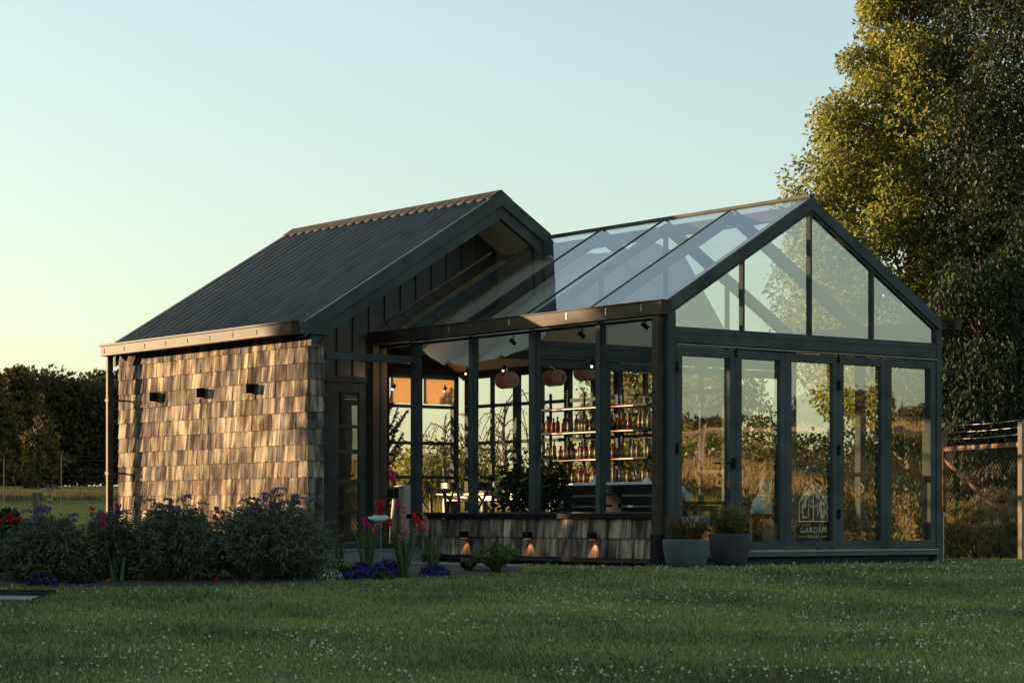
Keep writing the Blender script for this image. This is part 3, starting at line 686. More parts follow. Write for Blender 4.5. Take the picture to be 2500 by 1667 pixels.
tree('sunlit_conifer', atz(100, 128), [(.2, .6), (1.2, 1.1), (3.2, .7), (4.3, .15)], 4.3, 50, 50, .3, .16, 'litconifer', .1, 'small golden lit conifer in the dry field left of the downpipe', seed=33, rcl=(.3, .5), droop=.3)
# the same windbreak runs on past the left edge; unseen trees are added close by to shade lawn and low wall
def woodland():
    global RNG; RNG = np.random.default_rng(90); C_ = []
    for a in np.radians(np.arange(-88, -13.5, .85)):
        s = 190 + 6*math.sin(a*40); x = CX + s*(DX*math.cos(a)+RX*math.sin(a)); y = CY + s*(DY*math.cos(a)+RY*math.sin(a))
        for k in range(16): C_.append((x+RNG.normal()*2, y+RNG.normal()*2, 2.6 + RNG.uniform(.8, 8.2)))
    V, Q = crown(np.array(C_), np.full(len(C_), 1.7), 80, .55, .34, .1)
    tag(np_mesh('far_woodland', V, Q, M['conifer']), 'distant belt of dark conifers past the left edge of the field', 'trees', kind='stuff')
woodland()
for i, (x, y, h) in enumerate(((-9.4, 19.4, 5.0), (-9.6, 16.4, 4.7), (-9.8, 12.9, 4.9), (-10.0, 10.2, 4.5), (-10.6, 7.4, 4.4), (-11.6, 4.6, 4.2), (-12.8, 2.2, 4.0), (-14.2, -.6, 3.8), (-15.6, -3.6, 3.8))):
    tree('added_shade_tree', (x, y, G(x, y)), [(q[0], q[1]*(.42 if i == 0 else .95)) for q in ((.1, 1.3), (1, 1.7), (3, 1.6), (h*.86, 1.1), (h, .3))], h, (210 if i == 0 else 180), 110, .17, .10, 'darkleaf', .09, ('unseen bushy tree added for shade past the left edge, number %s along its row away from the field' % ('one', 'two', 'three', 'four', 'five', 'six', 'seven', 'eight', 'nine')[i]), group='unseen shade trees past the left edge', seed=150+i, rcl=((.28, .4) if i == 0 else (.4, .6)), droop=.2)
# shrubs and small trees behind the house, seen through its windows
bk = [(905, 52, 1.5, 2.0, 'shrub'), (975, 47, 1.1, 1.5, 'shrub'), (1040, 50, 1.3, 2.4, 'yshrub'), (1110, 53, 1.5, 2.7, 'shrub'), (1190, 50, 1.2, 1.7, 'yshrub'), (1270, 52, 1.4, 1.7, 'shrub'),
      (1350, 49, 1.3, 1.9, 'yshrub'), (1440, 52, 1.6, 2.2, 'shrub'), (1530, 47, 1.2, 2.6, 'yshrub'), (1620, 50, 1.5, 2.5, 'shrub'), (1710, 48, 1.3, 2.4, 'rose'), (1810, 50, 1.6, 2.3, 'darkleaf'), (1900, 47, 1.4, 2.4, 'darkleaf'), (2010, 46, 1.5, 2.6, 'darkleaf'), (2120, 44, 1.5, 2.6, 'darkleaf'), (2225, 43, 1.5, 2.6, 'darkleaf')]  # shade behind the folding doors is put into the dark leaf colour
seen = ['rounded olive', 'low olive', 'tall yellow green', 'tallest olive', 'short yellow green', 'short olive', 'broad yellow green', 'broad olive', 'upright yellow green', 'wide olive', 'dense olive', 'broad shadowed green', 'dense shadowed green', 'rounded shadowed green', 'tall shadowed green', 'wide shadowed green']
where = ['behind the timber column', 'seen left of the wide entry post', 'behind the left orange blind', 'behind the right orange blind', 'behind the left dining chairs', 'behind the dining table', 'seen past the potted plant', 'behind the left end of the bottle shelves', 'behind the right end of the bottle shelves', 'behind the corner downpipe', 'seen through the first folding door', 'seen through the second folding door', 'seen through the third folding door', 'seen through the fourth folding door', 'seen past the fourth door hinge', 'seen through the last folding door']
for i, (px, s, r, h, m_) in enumerate(bk):
    bush('garden_shrub', atz(px, s), r, r, h*(.84 if px < 1480 else 1), 3600, .13, .07, m_, '%s shrub beyond the house, %s' % (seen[i], where[i]), group='shrubs behind the house', seed=40+i)
tree('small_tree', atz(1570, 54), [(1.6, .8), (2.4, 1.6), (3.4, 1.5), (4.3, .5)], 4.4, 60, 150, .13, .06, 'shrub', .08, 'small leafy tree behind the upper right bottle shelf', seed=61, rcl=(.3, .5))
tree('small_tree', atz(1735, 52), [(1.2, .8), (2.2, 1.3), (3.0, 1.0), (3.8, .3)], 3.9, 50, 150, .13, .06, 'shrub', .08, 'small leafy tree seen through the first two folding doors', seed=62, rcl=(.3, .5))
def weeping(loc, h, spread, n, seed, label, leafy=9):
    rr = random.Random(seed); root = empty('weeping_tree', loc, 0, label, 'tree'); tb = MB()
    tb.tube([(0, 0, -.1), (.05, 0, h*.4), (0, .05, h*.75), (.05, 0, h*.95)], [.07, .055, .03, .01], 8); tb.build('trunk', M['bark'], root, smooth=True)
    bb = MB(); P = []; D = []
    for i in range(n):
        a = rr.uniform(0, 6.283); L_ = rr.uniform(.4, 1)*spread; z0 = h*rr.uniform(.5, .95); up = rr.uniform(.1, .45)
        pts = []
        for k in range(9):
            t = k/8; r = L_*min(1, 1.5*t) if t < .66 else L_*(1+.12*(t-.66)*3)
            z = z0 + up*math.sin(min(1, t*1.6)*math.pi)*.9 - max(0, t-.35)**1.5*h*.9*rr.uniform(.8, 1.05)
            pts.append((r*math.cos(a+.1*math.sin(k+i)), r*math.sin(a+.1*math.sin(k+i)), max(z, .25)))
        bb.tube(pts, [.014*(1-k/10) for k in range(9)], 4, cap=False)
        for k in range(3, 9):
            for _ in range(leafy): P.append([pts[k][j] + rr.uniform(-.07, .07) for j in range(3)]); D.append([rr.uniform(-.5, .5), rr.uniform(-.5, .5), -1])
    bb.build('branches', M['bark'], root)
    V, Q = leaf_arrays(np.array(P), np.array(D), .07, .025); np_mesh('crown', V, Q, M['shrub'], parent=root)
    return root
weeping(atz(1232, 44), 2.9, 1.15, 30, 3, 'small weeping tree with bare drooping twigs seen behind the dining table', 3)
weeping(atz(1085, 47), 2.4, .8, 18, 4, 'thin weeping tree behind the orange blinds', 5)
# monkey puzzle branch tree near the entry
def monkey(loc, h, seed):
    rr = random.Random(seed); root = empty('monkey_puzzle_tree', loc, 0, 'dark monkey puzzle tree with spiky upturned branches left of the entry post window', 'tree')
    MB().tube([(0, 0, -.1), (0, 0, h)], [.07, .02], 8).build('trunk', M['bark'], root, smooth=True)
    bb = MB(); P = []; D = []
    for k in range(46):
        a = rr.uniform(0, 6.283); z0 = h*(.15+.8*rr.random()); L_ = (1.15 - .75*z0/h)*rr.uniform(.7, 1.1)
        pts = [(L_*t*math.cos(a), L_*t*math.sin(a), z0 - .12*math.sin(t*3.1) + .38*t*t) for t in (0, .25, .5, .75, 1)]
        bb.tube(pts, [.02, .017, .014, .011, .005], 5, cap=False)
        for t in np.linspace(.15, 1, 34):
            i = min(int(t*4), 3); u = t*4-i; p = [pts[i][j]*(1-u)+pts[i+1][j]*u for j in range(3)]
            for _ in range(5):
                d = [rr.gauss(0, 1) for _ in range(3)]; P.append(p); D.append([d[0]+math.cos(a), d[1]+math.sin(a), d[2]+.8])
    bb.build('branches', M['bark'], root)
    V, Q = leaf_arrays(np.array(P), np.array(D), .075, .028); np_mesh('crown', V, Q, M['conifer'], parent=root)
monkey(atz(905, 38), 2.55, 5)

ORD = ('first', 'second', 'third', 'fourth', 'fifth', 'sixth', 'seventh', 'eighth', 'ninth', 'tenth', 'eleventh', 'twelfth')
# ------------------------------------------------------------------ landscape the doors reflect, off to the right of the picture
def mir(px, s):
    x, y, z = at(px, s); y = -y; return (x, y, G(x, y))
for i, (px, s, h, r) in enumerate((px, s, h*.56, r) for px, s, h, r in ((1722, 88, 2.6, 1.3), (1785, 96, 3.2, 1.3), (1850, 92, 2.2, 1.2), (1958, 92, 4.2, 1.1), (2008, 97, 4.6, 1.2), (2078, 90, 3.6, .75), (2120, 94, 4.3, 1.1), (2228, 86, 2.0, .8), (2300, 92, 3.2, 1.2), (2400, 92, 3.0, 1.2), (1640, 92, 2.6, 1.3), (1560, 90, 3.2, 1.3))):
    l_ = mir(px, s); tree('field_conifer', l_, [(.1, r), (h*.5, r*.9), (h*.85, r*.5), (h, .1)], h, 46, 60, .26, .13, 'conifer', .08, 'dark conifer on the bank mirrored in the folding doors, %s of its row' % ORD[i], group='conifers on the far bank', seed=80+i, rcl=(.35, .6), droop=.1)
for i, (px, s, h, r) in enumerate(((1700, 70, 1.5, 1.6), (1770, 66, 1.6, 1.5), (1840, 70, 1.7, 1.6), (1905, 64, 1.3, 1.4), (1975, 67, 1.7, 1.5), (2040, 63, 1.2, 1.4), (2100, 66, 1.9, 1.3), (2165, 62, 1.4, 1.4), (2240, 66, 1.3, 1.5), (2320, 66, 1.4, 1.5), (1630, 66, 1.5, 1.5))):
    bush('bank_shrub', mir(px, s), r, r, h*.6, 2200, .13, .07, ('yshrub', 'shrub', 'yshrub')[i % 3], 'leafy shrub on the bank mirrored in the folding doors, %s of its row' % ORD[i], group='shrubs on the far bank', seed=100+i, ncl=20)
for i, (px, s, h, r) in enumerate(((1680, 50, .9, 1.2), (1760, 46, .7, 1.1), (1850, 47, .9, 1.2), (1940, 45, .8, 1.1), (2030, 46, 1.0, 1.2), (2120, 44, .8, 1.1), (2200, 46, .9, 1.2), (2290, 46, .8, 1.2))):
    bush('brush_clump', mir(px, s), r, r, h, 1900, .14, .03, 'brownbrush', 'clump of dry brown brush mirrored in the folding doors, %s of its row' % ORD[i], group='dry brush across the lawn', droop=-.8, seed=120+i, ncl=18)
def rail_fence():
    root = empty('rail_fence', (0, 0, 0), 0, 'weathered post and rail fence on the bank, mirrored in the folding doors', 'fence')
    pts = [mir(px, s) for px, s in ((1540, 60), (1722, 59), (1910, 58), (2095, 57), (2290, 56), (2480, 55))]
    root.location = pts[0]; o = Vector(pts[0])
    rel = [Vector(p)-o for p in pts]
    for p in rel: MB().box(p.x-.04, p.x+.04, p.y-.04, p.y+.04, p.z-.3, p.z+1.62).build('post', M['greywood'], root)
    for a, b in zip(rel[:-1], rel[1:]):
        for z in (1.42,): MB().beam(a+Vector((0, 0, z)), b+Vector((0, 0, z)), .04, .12).build('rail', M['greywood'], root)
rail_fence()

# ------------------------------------------------------------------ wire fences
def post_mb(p, h, r=.03, bent=True, dirv=(1, 0, 0)):
    d = Vector(dirv).normalized(); p = Vector(p)
    pts = [p+Vector((0, 0, -.25)), p+Vector((0, 0, h)), p+Vector((0, 0, h+.06))+d*.04, p+Vector((0, 0, h+.16))+d*.16] if bent else [p+Vector((0, 0, -.25)), p+Vector((0, 0, h))]
    return MB().tube(pts, r, 8)
def chainfence():
    A = Vector((7.35, 2.47, G(7.35, 2.47))); dv = Vector((-.89, -2.21, 0)); root = empty('chain_link_fence', A, 0, 'rusty chain link fence with diagonal braces and barbed wire beside the glasshouse', 'fence')
    ps = [Vector((0, 0, 0)) + dv*k for k in (.985, 0)]
    out = Vector((.93, -.37, 0))
    for i, p in enumerate(ps): post_mb(p, 1.78, .035, True, out).build('post', M['rust'], root, smooth=True)
    for a, b in zip(ps[:-1], ps[1:]):
        MB().beam(a+Vector((0, 0, 1.56)), b+Vector((0, 0, 1.56)), .05, .06).build('top_rail', M['rust'], root)
        w_ = MB()
        for k, zz in ((.3, 1.70), (.65, 1.80), (1, 1.9)):
            oo = out*.14*k
            w_.tube([a+oo+Vector((0, 0, zz)), (a+b)/2+oo+Vector((0, 0, zz-.015)), b+oo+Vector((0, 0, zz))], .003, 4)
        w_.build('barbed_wire', M['wire'], root)
        mb = MB(); Ld = (b-a).length; e = (b-a).normalized(); st = .085; n = int((Ld+1.5)/st)
        for k in range(n):
            for sg in (1, -1):
                u0 = k*st - (1.5 if sg == 1 else 0); pa = [u0, 0.03]; pb = [u0 + sg*1.5, 1.53]
                def clipu(p, q):
                    r_ = []
                    for t in np.linspace(0, 1, 2): pass
                    (x0, z0), (x1, z1) = p, q; t0, t1 = 0., 1.; dx = x1-x0
                    for bnd, s_ in ((0, 1), (Ld, -1)):
                        if dx == 0: continue
                        t = (bnd-x0)/dx
                        if (dx > 0) == (s_ == 1): t0 = max(t0, t)
                        else: t1 = min(t1, t)
                    return None if t0 >= t1 else ((x0+dx*t0, z0+(z1-z0)*t0), (x0+dx*t1, z0+(z1-z0)*t1))
                cc = clipu(pa, pb)
                if cc: mb.beam(a+e*cc[0][0]+Vector((0, 0, cc[0][1])), a+e*cc[1][0]+Vector((0, 0, cc[1][1])), .003, .003)
        mb.build('wire_mesh', M['meshwire'], root)
    e_ = ps[0]; MB().box(e_.x-.04, e_.x+.04, e_.y-.04, e_.y+.04, e_.z-.2, 1.86).build('timber_post', M['greywood'], root, bevel=.008)
    # diagonal braces
    br = MB(); 
    p0 = ps[1]; q0 = ps[0]
    br.tube([p0+Vector((0, 0, 1.42)), p0*.45+q0*.55+Vector((.25, -.1, .62)), q0*.93+p0*.07+Vector((.5, -.2, .0))], .028, 8); br.build('brace', M['rust'], root)
    MB().tube([p0+Vector((0.1, -.1, .62)), p0*.55+q0*.45+Vector((.3, -.2, .0))], .026, 8).build('brace', M['rust'], root)
chainfence()
def wirefence():
    root = empty('wire_fence', atz(-120, 72), 0, 'thin farm wire fence across the field left of the downpipe', 'fence'); o = root.location.copy()
    pts = [Vector(atz(px, 72)) - o for px in (-120, 10, 150, 290, 430)]
    for p in pts: MB().tube([p+Vector((0, 0, -.3)), p+Vector((0, 0, 1.7))], .012, 6).build('post', M['dark'], root)
    for z in (1.72, 1.6, 1.1, .6):
        MB().tube([p+Vector((0, 0, z)) for p in pts], .004, 4).build('wire', M['meshwire'], root)
wirefence()
def tappost():
    x, y, z = at(92, 29.5); r = empty('garden_tap_post', (x, y, z), .3, 'weathered wooden post with a garden tap standing behind the flower bed', 'post')
    MB().box(-.045, .045, -.045, .045, -.2, .90).build('post', M['greywood'], r, bevel=.006)
    MB().tube([(.0, -.06, .82), (.0, -.06, .93), (.05, -.08, .95), (.17, -.09, .94)], .012, 8).lathe([(0, -.02), (.03, -.02), (.035, .0), (.03, .03), (0, .035)], (.13, -.09, .80), 10).tube([(.13, -.09, .82), (.13, -.09, .94)], .01, 6).build('tap', M['wire'], r, smooth=True)
tappost()

# ------------------------------------------------------------------ flower bed, paths
def sy(py):  # distance at which level photo row py meets the ground in front of the house
    v = (py-1260)/F; s = 1.6/(v+.04); return s if s < 25 else .6/v
def sheet(name, front, back, m_, lift, label, bumpy=.0, steps=10):
    """ground-hugging sheet between two rows of (x,y)"""
    V = []; n = len(front)
    for j in range(steps+1):
        t = j/steps
        for (a, b) in zip(front, back):
            x = a[0]*(1-t)+b[0]*t; y = a[1]*(1-t)+b[1]*t
            edge = min(t, 1-t)*4; V.append((x, y, G(x, y)+lift*min(1, edge+.15)+bumpy*math.sin(x*9+y*4)*math.sin(y*11-x*3)*min(1, edge)))
    F_ = [(j*n+i, j*n+i+1, (j+1)*n+i+1, (j+1)*n+i) for j in range(steps) for i in range(n-1)]
    o = MB().add(V, F_).build(name, m_, None, smooth=True); tag(o, label, kind='structure'); return o
fr_px = [(-160, 1440), (0, 1438), (60, 1433), (180, 1440), (300, 1438), (420, 1436), (540, 1434), (660, 1431), (780, 1426), (900, 1420), (1010, 1413), (1110, 1409), (1200, 1405), (1275, 1398)]
bedf = [at(px+k*0, sy(py))[:2] for px, py in fr_px for k in (0,)]
bedb = [at(px, s)[:2] for (px, _), s in zip(fr_px, (27, 27.5, 28, 28.3, 28.4, 28.5, 28.6, 28.8, 29, 28.8, 28.3, 27.6, 26.8, 26.3))]
sheet('flower_bed_soil', bedf, bedb, M['soil'], .03, 'dark soil of the flower bed in front of the cabin', .012)
sheet('gravel_path', [(-.85, -.15 + .4*i) for i in range(13)], [(.02, -.15 + .4*i) for i in range(13)], M['gravel'], .012, 'pale gravel strip under the low shingle wall', .003, 4)
x0_, y0_, _ = at(-200, 21.6)
sheet('edge_path', [at(px, 20.8)[:2] for px in (-260, -160, -60, 20, 70)], [at(px, s)[:2] for px, s in ((-260, 21.5), (-160, 21.5), (-60, 21.5), (20, 21.5), (110, 21.45))], M['gravel'], .015, 'pale gravel path at the lower left edge', .002, 4)
eb = MB(); o_ = Vector(at(-260, 21.55)); pp = [Vector(at(px, 21.55 - (0 if px < 110 else .03))) - o_ for px in (-260, -130, 0, 70, 140)]
for a, b in zip(pp[:-1], pp[1:]): eb.beam(a+Vector((0, 0, .01)), b+Vector((0, 0, .01)), .04, .09)
tag(eb.build('path_edging', M['dark']), 'black edging board along the gravel path at lower left', 'edging'); bpy.data.objects['path_edging'].location = o_

def sage(px, s, wid, h, seed, label, nst=330, spikes=34):
    global RNG; RNG = np.random.default_rng(seed); rr = random.Random(seed)
    root = empty('sage_bush', atz(px, s), 0, label, 'flowering bush', 'sage bushes along the cabin')
    P = []; D = []; tips = []; st = MB()
    for i in range(nst):
        a = rr.uniform(0, 6.283); out = wid*rr.random()**.55; hh = h*(1 - .72*(out/wid)**2.4)**.6*(rr.uniform(.86, 1.0) if rr.random() < .6 else rr.uniform(.25, .85)); b0 = wid*.55*rr.random()
        px0 = np.array([b0*math.cos(a), b0*math.sin(a), 0]); mid = np.array([out*.8*math.cos(a), out*.8*math.sin(a), hh*.72]); tp = np.array([out*1.12*math.cos(a+.15), out*1.12*math.sin(a+.15), hh*rr.uniform(.8, 1.05)])
        t = np.linspace(.06, 1, 42)[:, None]; pts = (1-t)**2*px0 + 2*t*(1-t)*mid + t*t*tp
        d = np.stack([np.full(42, math.cos(a)), np.full(42, math.sin(a)), np.full(42, -.15)], 1) + RNG.normal(size=(42, 3))*.75
        P.append(pts + RNG.normal(size=(42, 3))*.02); D.append(d)
        if i % 4 == 0: st.tube([tuple(p) for p in pts[::8]], .004, 4, cap=False)
        tips.append((tp, a, hh))
    P = np.concatenate(P); D = np.concatenate(D); V, Q = leaf_arrays(P, D, .085*RNG.uniform(.6, 1.3, len(P)), .016)
    np_mesh('foliage', V, Q, M['sage'], parent=root); st.build('stems', M['stemg'], root)
    tips.sort(key=lambda q: -q[2]-rr.random()*.12*h); fp = []; fd = []
    for tp, a, hh in tips[:spikes*2]:
        L_ = rr.uniform(.10, .20); a2 = a + rr.uniform(-.6, .6)
        for k in np.linspace(0, 1, 16):
            p = tp + np.array([math.cos(a2)*L_*k*.9, math.sin(a2)*L_*k*.9, L_*(.75*k - .7*k*k)+.01])
            for _ in range(4): fp.append(p + RNG.normal(size=3)*.008); fd.append(RNG.normal(size=3))
    V, Q = leaf_arrays(np.array(fp), np.array(fd), .022, .016); np_mesh('flower_spikes', V, Q, M['purple'], parent=root)
    return root
sage(118, 23.5, .44, .72, 201, 'leftmost low sage bush of the bed, beside the rose bush', 400, 5)
sage(275, 23.6, .27, .74, 202, 'narrow sage bush in front of the cabin downpipe', 300, 6)
sage(428, 23.6, .44, .82, 203, 'dense sage bush with purple spikes below the middle wall lamp', 440, 9)
sage(662, 23.8, .61, .86, 204, 'widest sage bush with purple spikes at the right cabin corner', 560, 14)
bush('rose_bush', atz(8, 24.3), .36, .36, .80, 3800, .055, .042, 'rose', 'dark leafy rose bush with red blooms at the left edge', seed=210, ncl=30)
def blossoms(root, pts, r, m_, name='blossom', seed=1, petals=9):
    rg = np.random.default_rng(seed)
    for c_ in pts:
        n = petals*3; P = np.repeat(np.array([c_]), n, 0) + rg.normal(size=(n, 3))*r*.18; D = rg.normal(size=(n, 3)); D[:, 2] = np.abs(D[:, 2])*.5
        V, Q = leaf_arrays(P, D, r*1.05, r*.95); np_mesh(name, V, Q, M[m_], parent=root)
rb = bpy.data.objects['rose_bush']; rb.rotation_euler = (0, 0, 0)
def rel(px, py, s, root):
    l = (px-1250)/F*s; return (CX+RX*l+DX*s-root.location.x, CY+RY*l+DY*s-root.location.y, ztop(py, s)-root.location.z)
blossoms(rb, [rel(24, 1259, 23.95, rb), rel(25, 1270, 23.95, rb), rel(48, 1269, 23.95, rb), rel(62, 1272, 24.0, rb), rel(3, 1275, 23.95, rb)], .036, 'red', seed=3)

def gladiolus(px, s, leaves, spikes, seed, label, lh=.55):
    """spikes: list of (px, py_top, colour, length, n)"""
    rr = random.Random(seed); root = empty('gladiolus', atz(px, s), 0, label, 'flower', 'gladioli in the flower bed')
    lv = MB()
    for i in range(leaves):
        a = rr.uniform(0, 6.283); ln = rr.uniform(.05, .3)*lh; h = lh*rr.uniform(.65, 1.05); w_ = rr.uniform(.014, .022)
        b0 = Vector((rr.uniform(-.05, .05), rr.uniform(-.05, .05), -.02)); d = Vector((math.cos(a), math.sin(a), 0)); sd = Vector((-math.sin(a+.8), math.cos(a+.8), 0))
        pts = [b0, b0+d*ln*.25+Vector((0, 0, h*.4)), b0+d*ln*.6+Vector((0, 0, h*.75)), b0+d*ln*1.2+Vector((0, 0, h))]
        ws = [w_*.7, w_, w_*.8, .001]
        vs = []
        for p, q in zip(pts, ws): vs += [p-sd*q, p+sd*q]
        lv.add(vs, [(0, 1, 3, 2), (2, 3, 5, 4), (4, 5, 7, 6)])
    lv.build('leaves', M['sword'], root)
    for k, (qx, qy, m_, L_, n) in enumerate(spikes):
        t = Vector(rel(qx, qy, s, root)); b0 = Vector((t.x*.2, t.y*.2, 0)); md = Vector((t.x*.7, t.y*.7, t.z*.55))
        MB().tube([b0, md, t], [.006, .005, .003], 5).build('stem', M['stemg'], root)
        rg = np.random.default_rng(seed*10+k); P = []; D = []
        for j in range(n):
            u = j/max(1, n-1)*L_; zc_ = t.z - u; f_ = zc_/t.z
            c_ = np.array([t.x*(.35+.65*f_) + rg.normal()*.012, t.y*(.35+.65*f_) + rg.normal()*.012, zc_]); rad = .018 + .020*min(1, u/L_*1.6) if n > 1 else .035
            for _ in range(22): P.append(c_ + rg.normal(size=3)*rad*.25); d = rg.normal(size=3); D.append(d*np.array([1, 1, .7]))
        V, Q = leaf_arrays(np.array(P), np.array(D), .030, .026); np_mesh('blossoms', V, Q, M[m_], parent=root)
    return root
gladiolus(895, 24.4, 16, [(933, 1222, 'red', .16, 5), (922, 1225, 'pink', .07, 3), (893, 1268, 'pink', .10, 4), (918, 1282, 'salmon', .06, 3)], 1, 'gladiolus with red and pink blooms left of the white dish', .62)
gladiolus(985, 24.0, 18, [(957, 1146, 'pink', .12, 5), (973, 1222, 'pink', .06, 3), (988, 1238, 'salmon', .30, 7), (953, 1270, 'red', .05, 2), (980, 1300, 'salmon', .12, 4)], 2, 'tallest gladiolus with one high magenta spike right of the white dish', .60)
gladiolus(1050, 24.3, 13, [(1008, 1256, 'red', .05, 2), (1018, 1262, 'red', .14, 4), (1036, 1262, 'salmon', .12, 4)], 3, 'gladiolus with scarlet blooms beside the low shingle wall', .52)
gladiolus(822, 23.9, 8, [], 4, 'bare leafed gladiolus beside the entry step', .42)
gladiolus(283, 23.3, 4, [(250, 1255, 'pink', .14, 5)], 5, 'gladiolus with a dark pink spike in front of the downpipe', .3)
gladiolus(290, 23.9, 3, [(287, 1232, 'pink', .05, 3)], 6, 'gladiolus with one pink bloom right of the downpipe', .45)
gladiolus(530, 24.0, 4, [(527, 1240, 'red', .16, 5), (545, 1250, 'pink', .05, 2)], 7, 'gladiolus with crimson blooms among the sage bushes', .45)
gladiolus(222, 23.4, 3, [(222, 1241, 'red', .02, 1)], 8, 'single red flower above the sage left of the downpipe', .45)
def dish():
    x, y, z = at(930, 24.2); r = empty('bird_bath', (x, y, z), 0, 'pale scalloped dish on a thin stake among the gladioli', 'bird bath')
    zt = ztop(1266, 24.2) - z
    st = MB().tube([(0, 0, -.1), (0, 0, zt-.02)], .006, 8).build('stake', M['wire'], r)
    mb = MB(); n = 24; prof = [(.0, -.03), (.05, -.025), (.09, .0), (.112, .03), (.104, .03), (.085, .006), (.045, -.016), (.0, -.02)]
    vs = []
    for rr_, zz in prof:
        for k in range(n):
            a = 2*math.pi*k/n; q = rr_*(1+.05*math.sin(6*a)*(rr_ > .08)); vs.append((q*math.cos(a), q*math.sin(a), zt+zz+.004*math.sin(6*a)*(rr_ > .08)))
    mb.add(vs, [(i*n+k, i*n+(k+1)%n, (i+1)*n+(k+1)%n, (i+1)*n+k) for i in range(7) for k in range(n)])
    o = mb.build('dish', M['dish'], r, smooth=True); o.rotation_euler = (math.radians(8), math.radians(-8), 0)
dish()
def mound(name, px, s, rx, h, leafm, flm, seed, label, nf=260, fs=.022, nl=900):
    global RNG; RNG = np.random.default_rng(seed); root = empty(name, atz(px, s), 0, label, 'flowers')
    def dome(n, k): 
        d = unit(RNG.normal(size=(n, 3))); d[:, 2] = np.abs(d[:, 2]); r = k*(.75+.25*RNG.random(n)); return d*np.array([rx, rx*.8, h])*r[:, None] + RNG.normal(size=(n, 3))*.012, d
    P, d = dome(nl, .95); V, Q = leaf_arrays(P, d+RNG.normal(size=(nl, 3))*.8, .035, .016); np_mesh('foliage', V, Q, M[leafm], parent=root)
    P, d = dome(nf, 1.03); P = np.repeat(P, 4, 0); d = np.repeat(d, 4, 0); N = d + RNG.normal(size=d.shape)*.35
    D = np.cross(N, RNG.normal(size=d.shape)); V, Q = leaf_arrays(P, D, fs, fs*.9, N); np_mesh('flowers', V, Q, M[flm], parent=root)
mound('petunia_clump', 103, 22.6, .16, .15, 'darkleaf', 'petunia', 301, 'violet flower mound at the far left front of the bed', 180)
mound('petunia_clump', 200, 23.0, .14, .11, 'darkleaf', 'petunia', 302, 'small violet flower mound under the narrow sage bush', 40)
mound('petunia_clump', 885, 23.9, .18, .16, 'darkleaf', 'petunia', 303, 'violet flower mound left of the tallest gladiolus leaves', 330)
mound('petunia_clump', 945, 24.1, .20, .17, 'darkleaf', 'petunia', 304, 'largest violet flower mound below the white dish', 360)
mound('petunia_clump', 1062, 24.1, .17, .12, 'darkleaf', 'petunia', 305, 'violet flower mound right of the tallest gladiolus', 240)
mound('petunia_clump', 845, 23.6, .10, .12, 'darkleaf', 'petunia', 308, 'small violet flower mound touching the white alyssum', 160)
mound('alyssum_clump', 808, 23.4, .13, .12, 'fernleaf', 'whitefl', 306, 'white alyssum mound at the edge of the lawn', 420, .013)
mound('alyssum_clump', 828, 23.8, .08, .20, 'fernleaf', 'whitefl', 307, 'taller tuft of white alyssum behind the alyssum mound', 160, .013)
mound('leafy_clump', 935, 23.5, .10, .08, 'rose', 'rose', 309, 'low green leafy clump in front of the violet flowers', 50, .03)
for px, s, m_, lab in ((262, 22.7, 'orange', 'single orange marigold at the front of the bed'), (530, 22.9, 'red', 'single dark red flower at the foot of the sage bushes')):
    r = empty('marigold', atz(px, s), 0, lab, 'flower'); MB().tube([(0, 0, -.02), (0, 0, .05)], .004, 5).build('stem', M['stemg'], r); blossoms(r, [(0, 0, .06)], .026, m_, seed=px)
def spiky(px, s, r, h, n, seed, label, name, m_, L_=.05, W_=.02):
    global RNG; RNG = np.random.default_rng(seed); root = empty(name, atz(px, s), 0, label, 'shrub'); P = []; D = []
    st = MB()
    for i in range(n):
        a = RNG.uniform(0, 6.283); lean = RNG.uniform(.15, 1.0); ln = h*RNG.uniform(.75, 1.15); t = np.linspace(.1, 1, 26)[:, None]
        d0 = np.array([math.cos(a)*lean*r/h, math.sin(a)*lean*r/h, 1.0]); pts = t*ln*d0*np.array([1, 1, 1-.25*lean]) - np.array([0, 0, 1])*(t**2)*.12*lean*h
        side = np.array([-math.sin(a), math.cos(a), 0])
        for sg in (-1, 1): P.append(pts); D.append(np.tile(d0*.8, (26, 1)) + sg*side*.9 + RNG.normal(size=(26, 3))*.25)
        st.tube([tuple(p) for p in pts[::6]], .004, 4, cap=False)
    P = np.concatenate(P); D = np.concatenate(D); V, Q = leaf_arrays(P, D, L_, W_); np_mesh('foliage', V, Q, M[m_], parent=root); st.build('stems', M['stemg'], root)
spiky(1212, 24.7, .26, .30, 90, 320, 'pale green spreading juniper in front of the low shingle wall', 'juniper_bush', 'fernleaf')
spiky(1145, 24.9, .14, .14, 30, 321, 'small low juniper left of the larger one', 'juniper_bush', 'fernleaf', .035)
# weeds by the fence on the right
for i, (px, s, r, h) in enumerate(((2335, 32.0, .30, .55), (2385, 32.6, .40, .85), (2440, 31.8, .38, .80), (2490, 31.5, .35, .6), (2410, 33.8, .4, 1.1), (2345, 34.2, .4, .9), (2470, 33.6, .4, 1.2), (2540, 31.5, .4, .8))):
    m_ = ('drygrass', 'shrub', 'brownbrush', 'shrub', 'brownbrush', 'shrub', 'drygrass', 'shrub')[i]
    desc = ('dry straw coloured weeds nearest the glasshouse corner', 'tall olive weeds below the fence brace', 'brown weeds in front of the fence middle', 'short green weeds by the right fence post', 'brown brush behind the fence middle', 'olive brush behind the left fence post', 'tall dry brush behind the fence near the right edge', 'green weeds past the right edge of the picture')[i]
    bush('weed_clump', atz(px, s), r, r, h, 2600, .09, .018, m_, desc, 'weeds', 'weeds along the wire fence', droop=-1.2, seed=330+i, ncl=24)

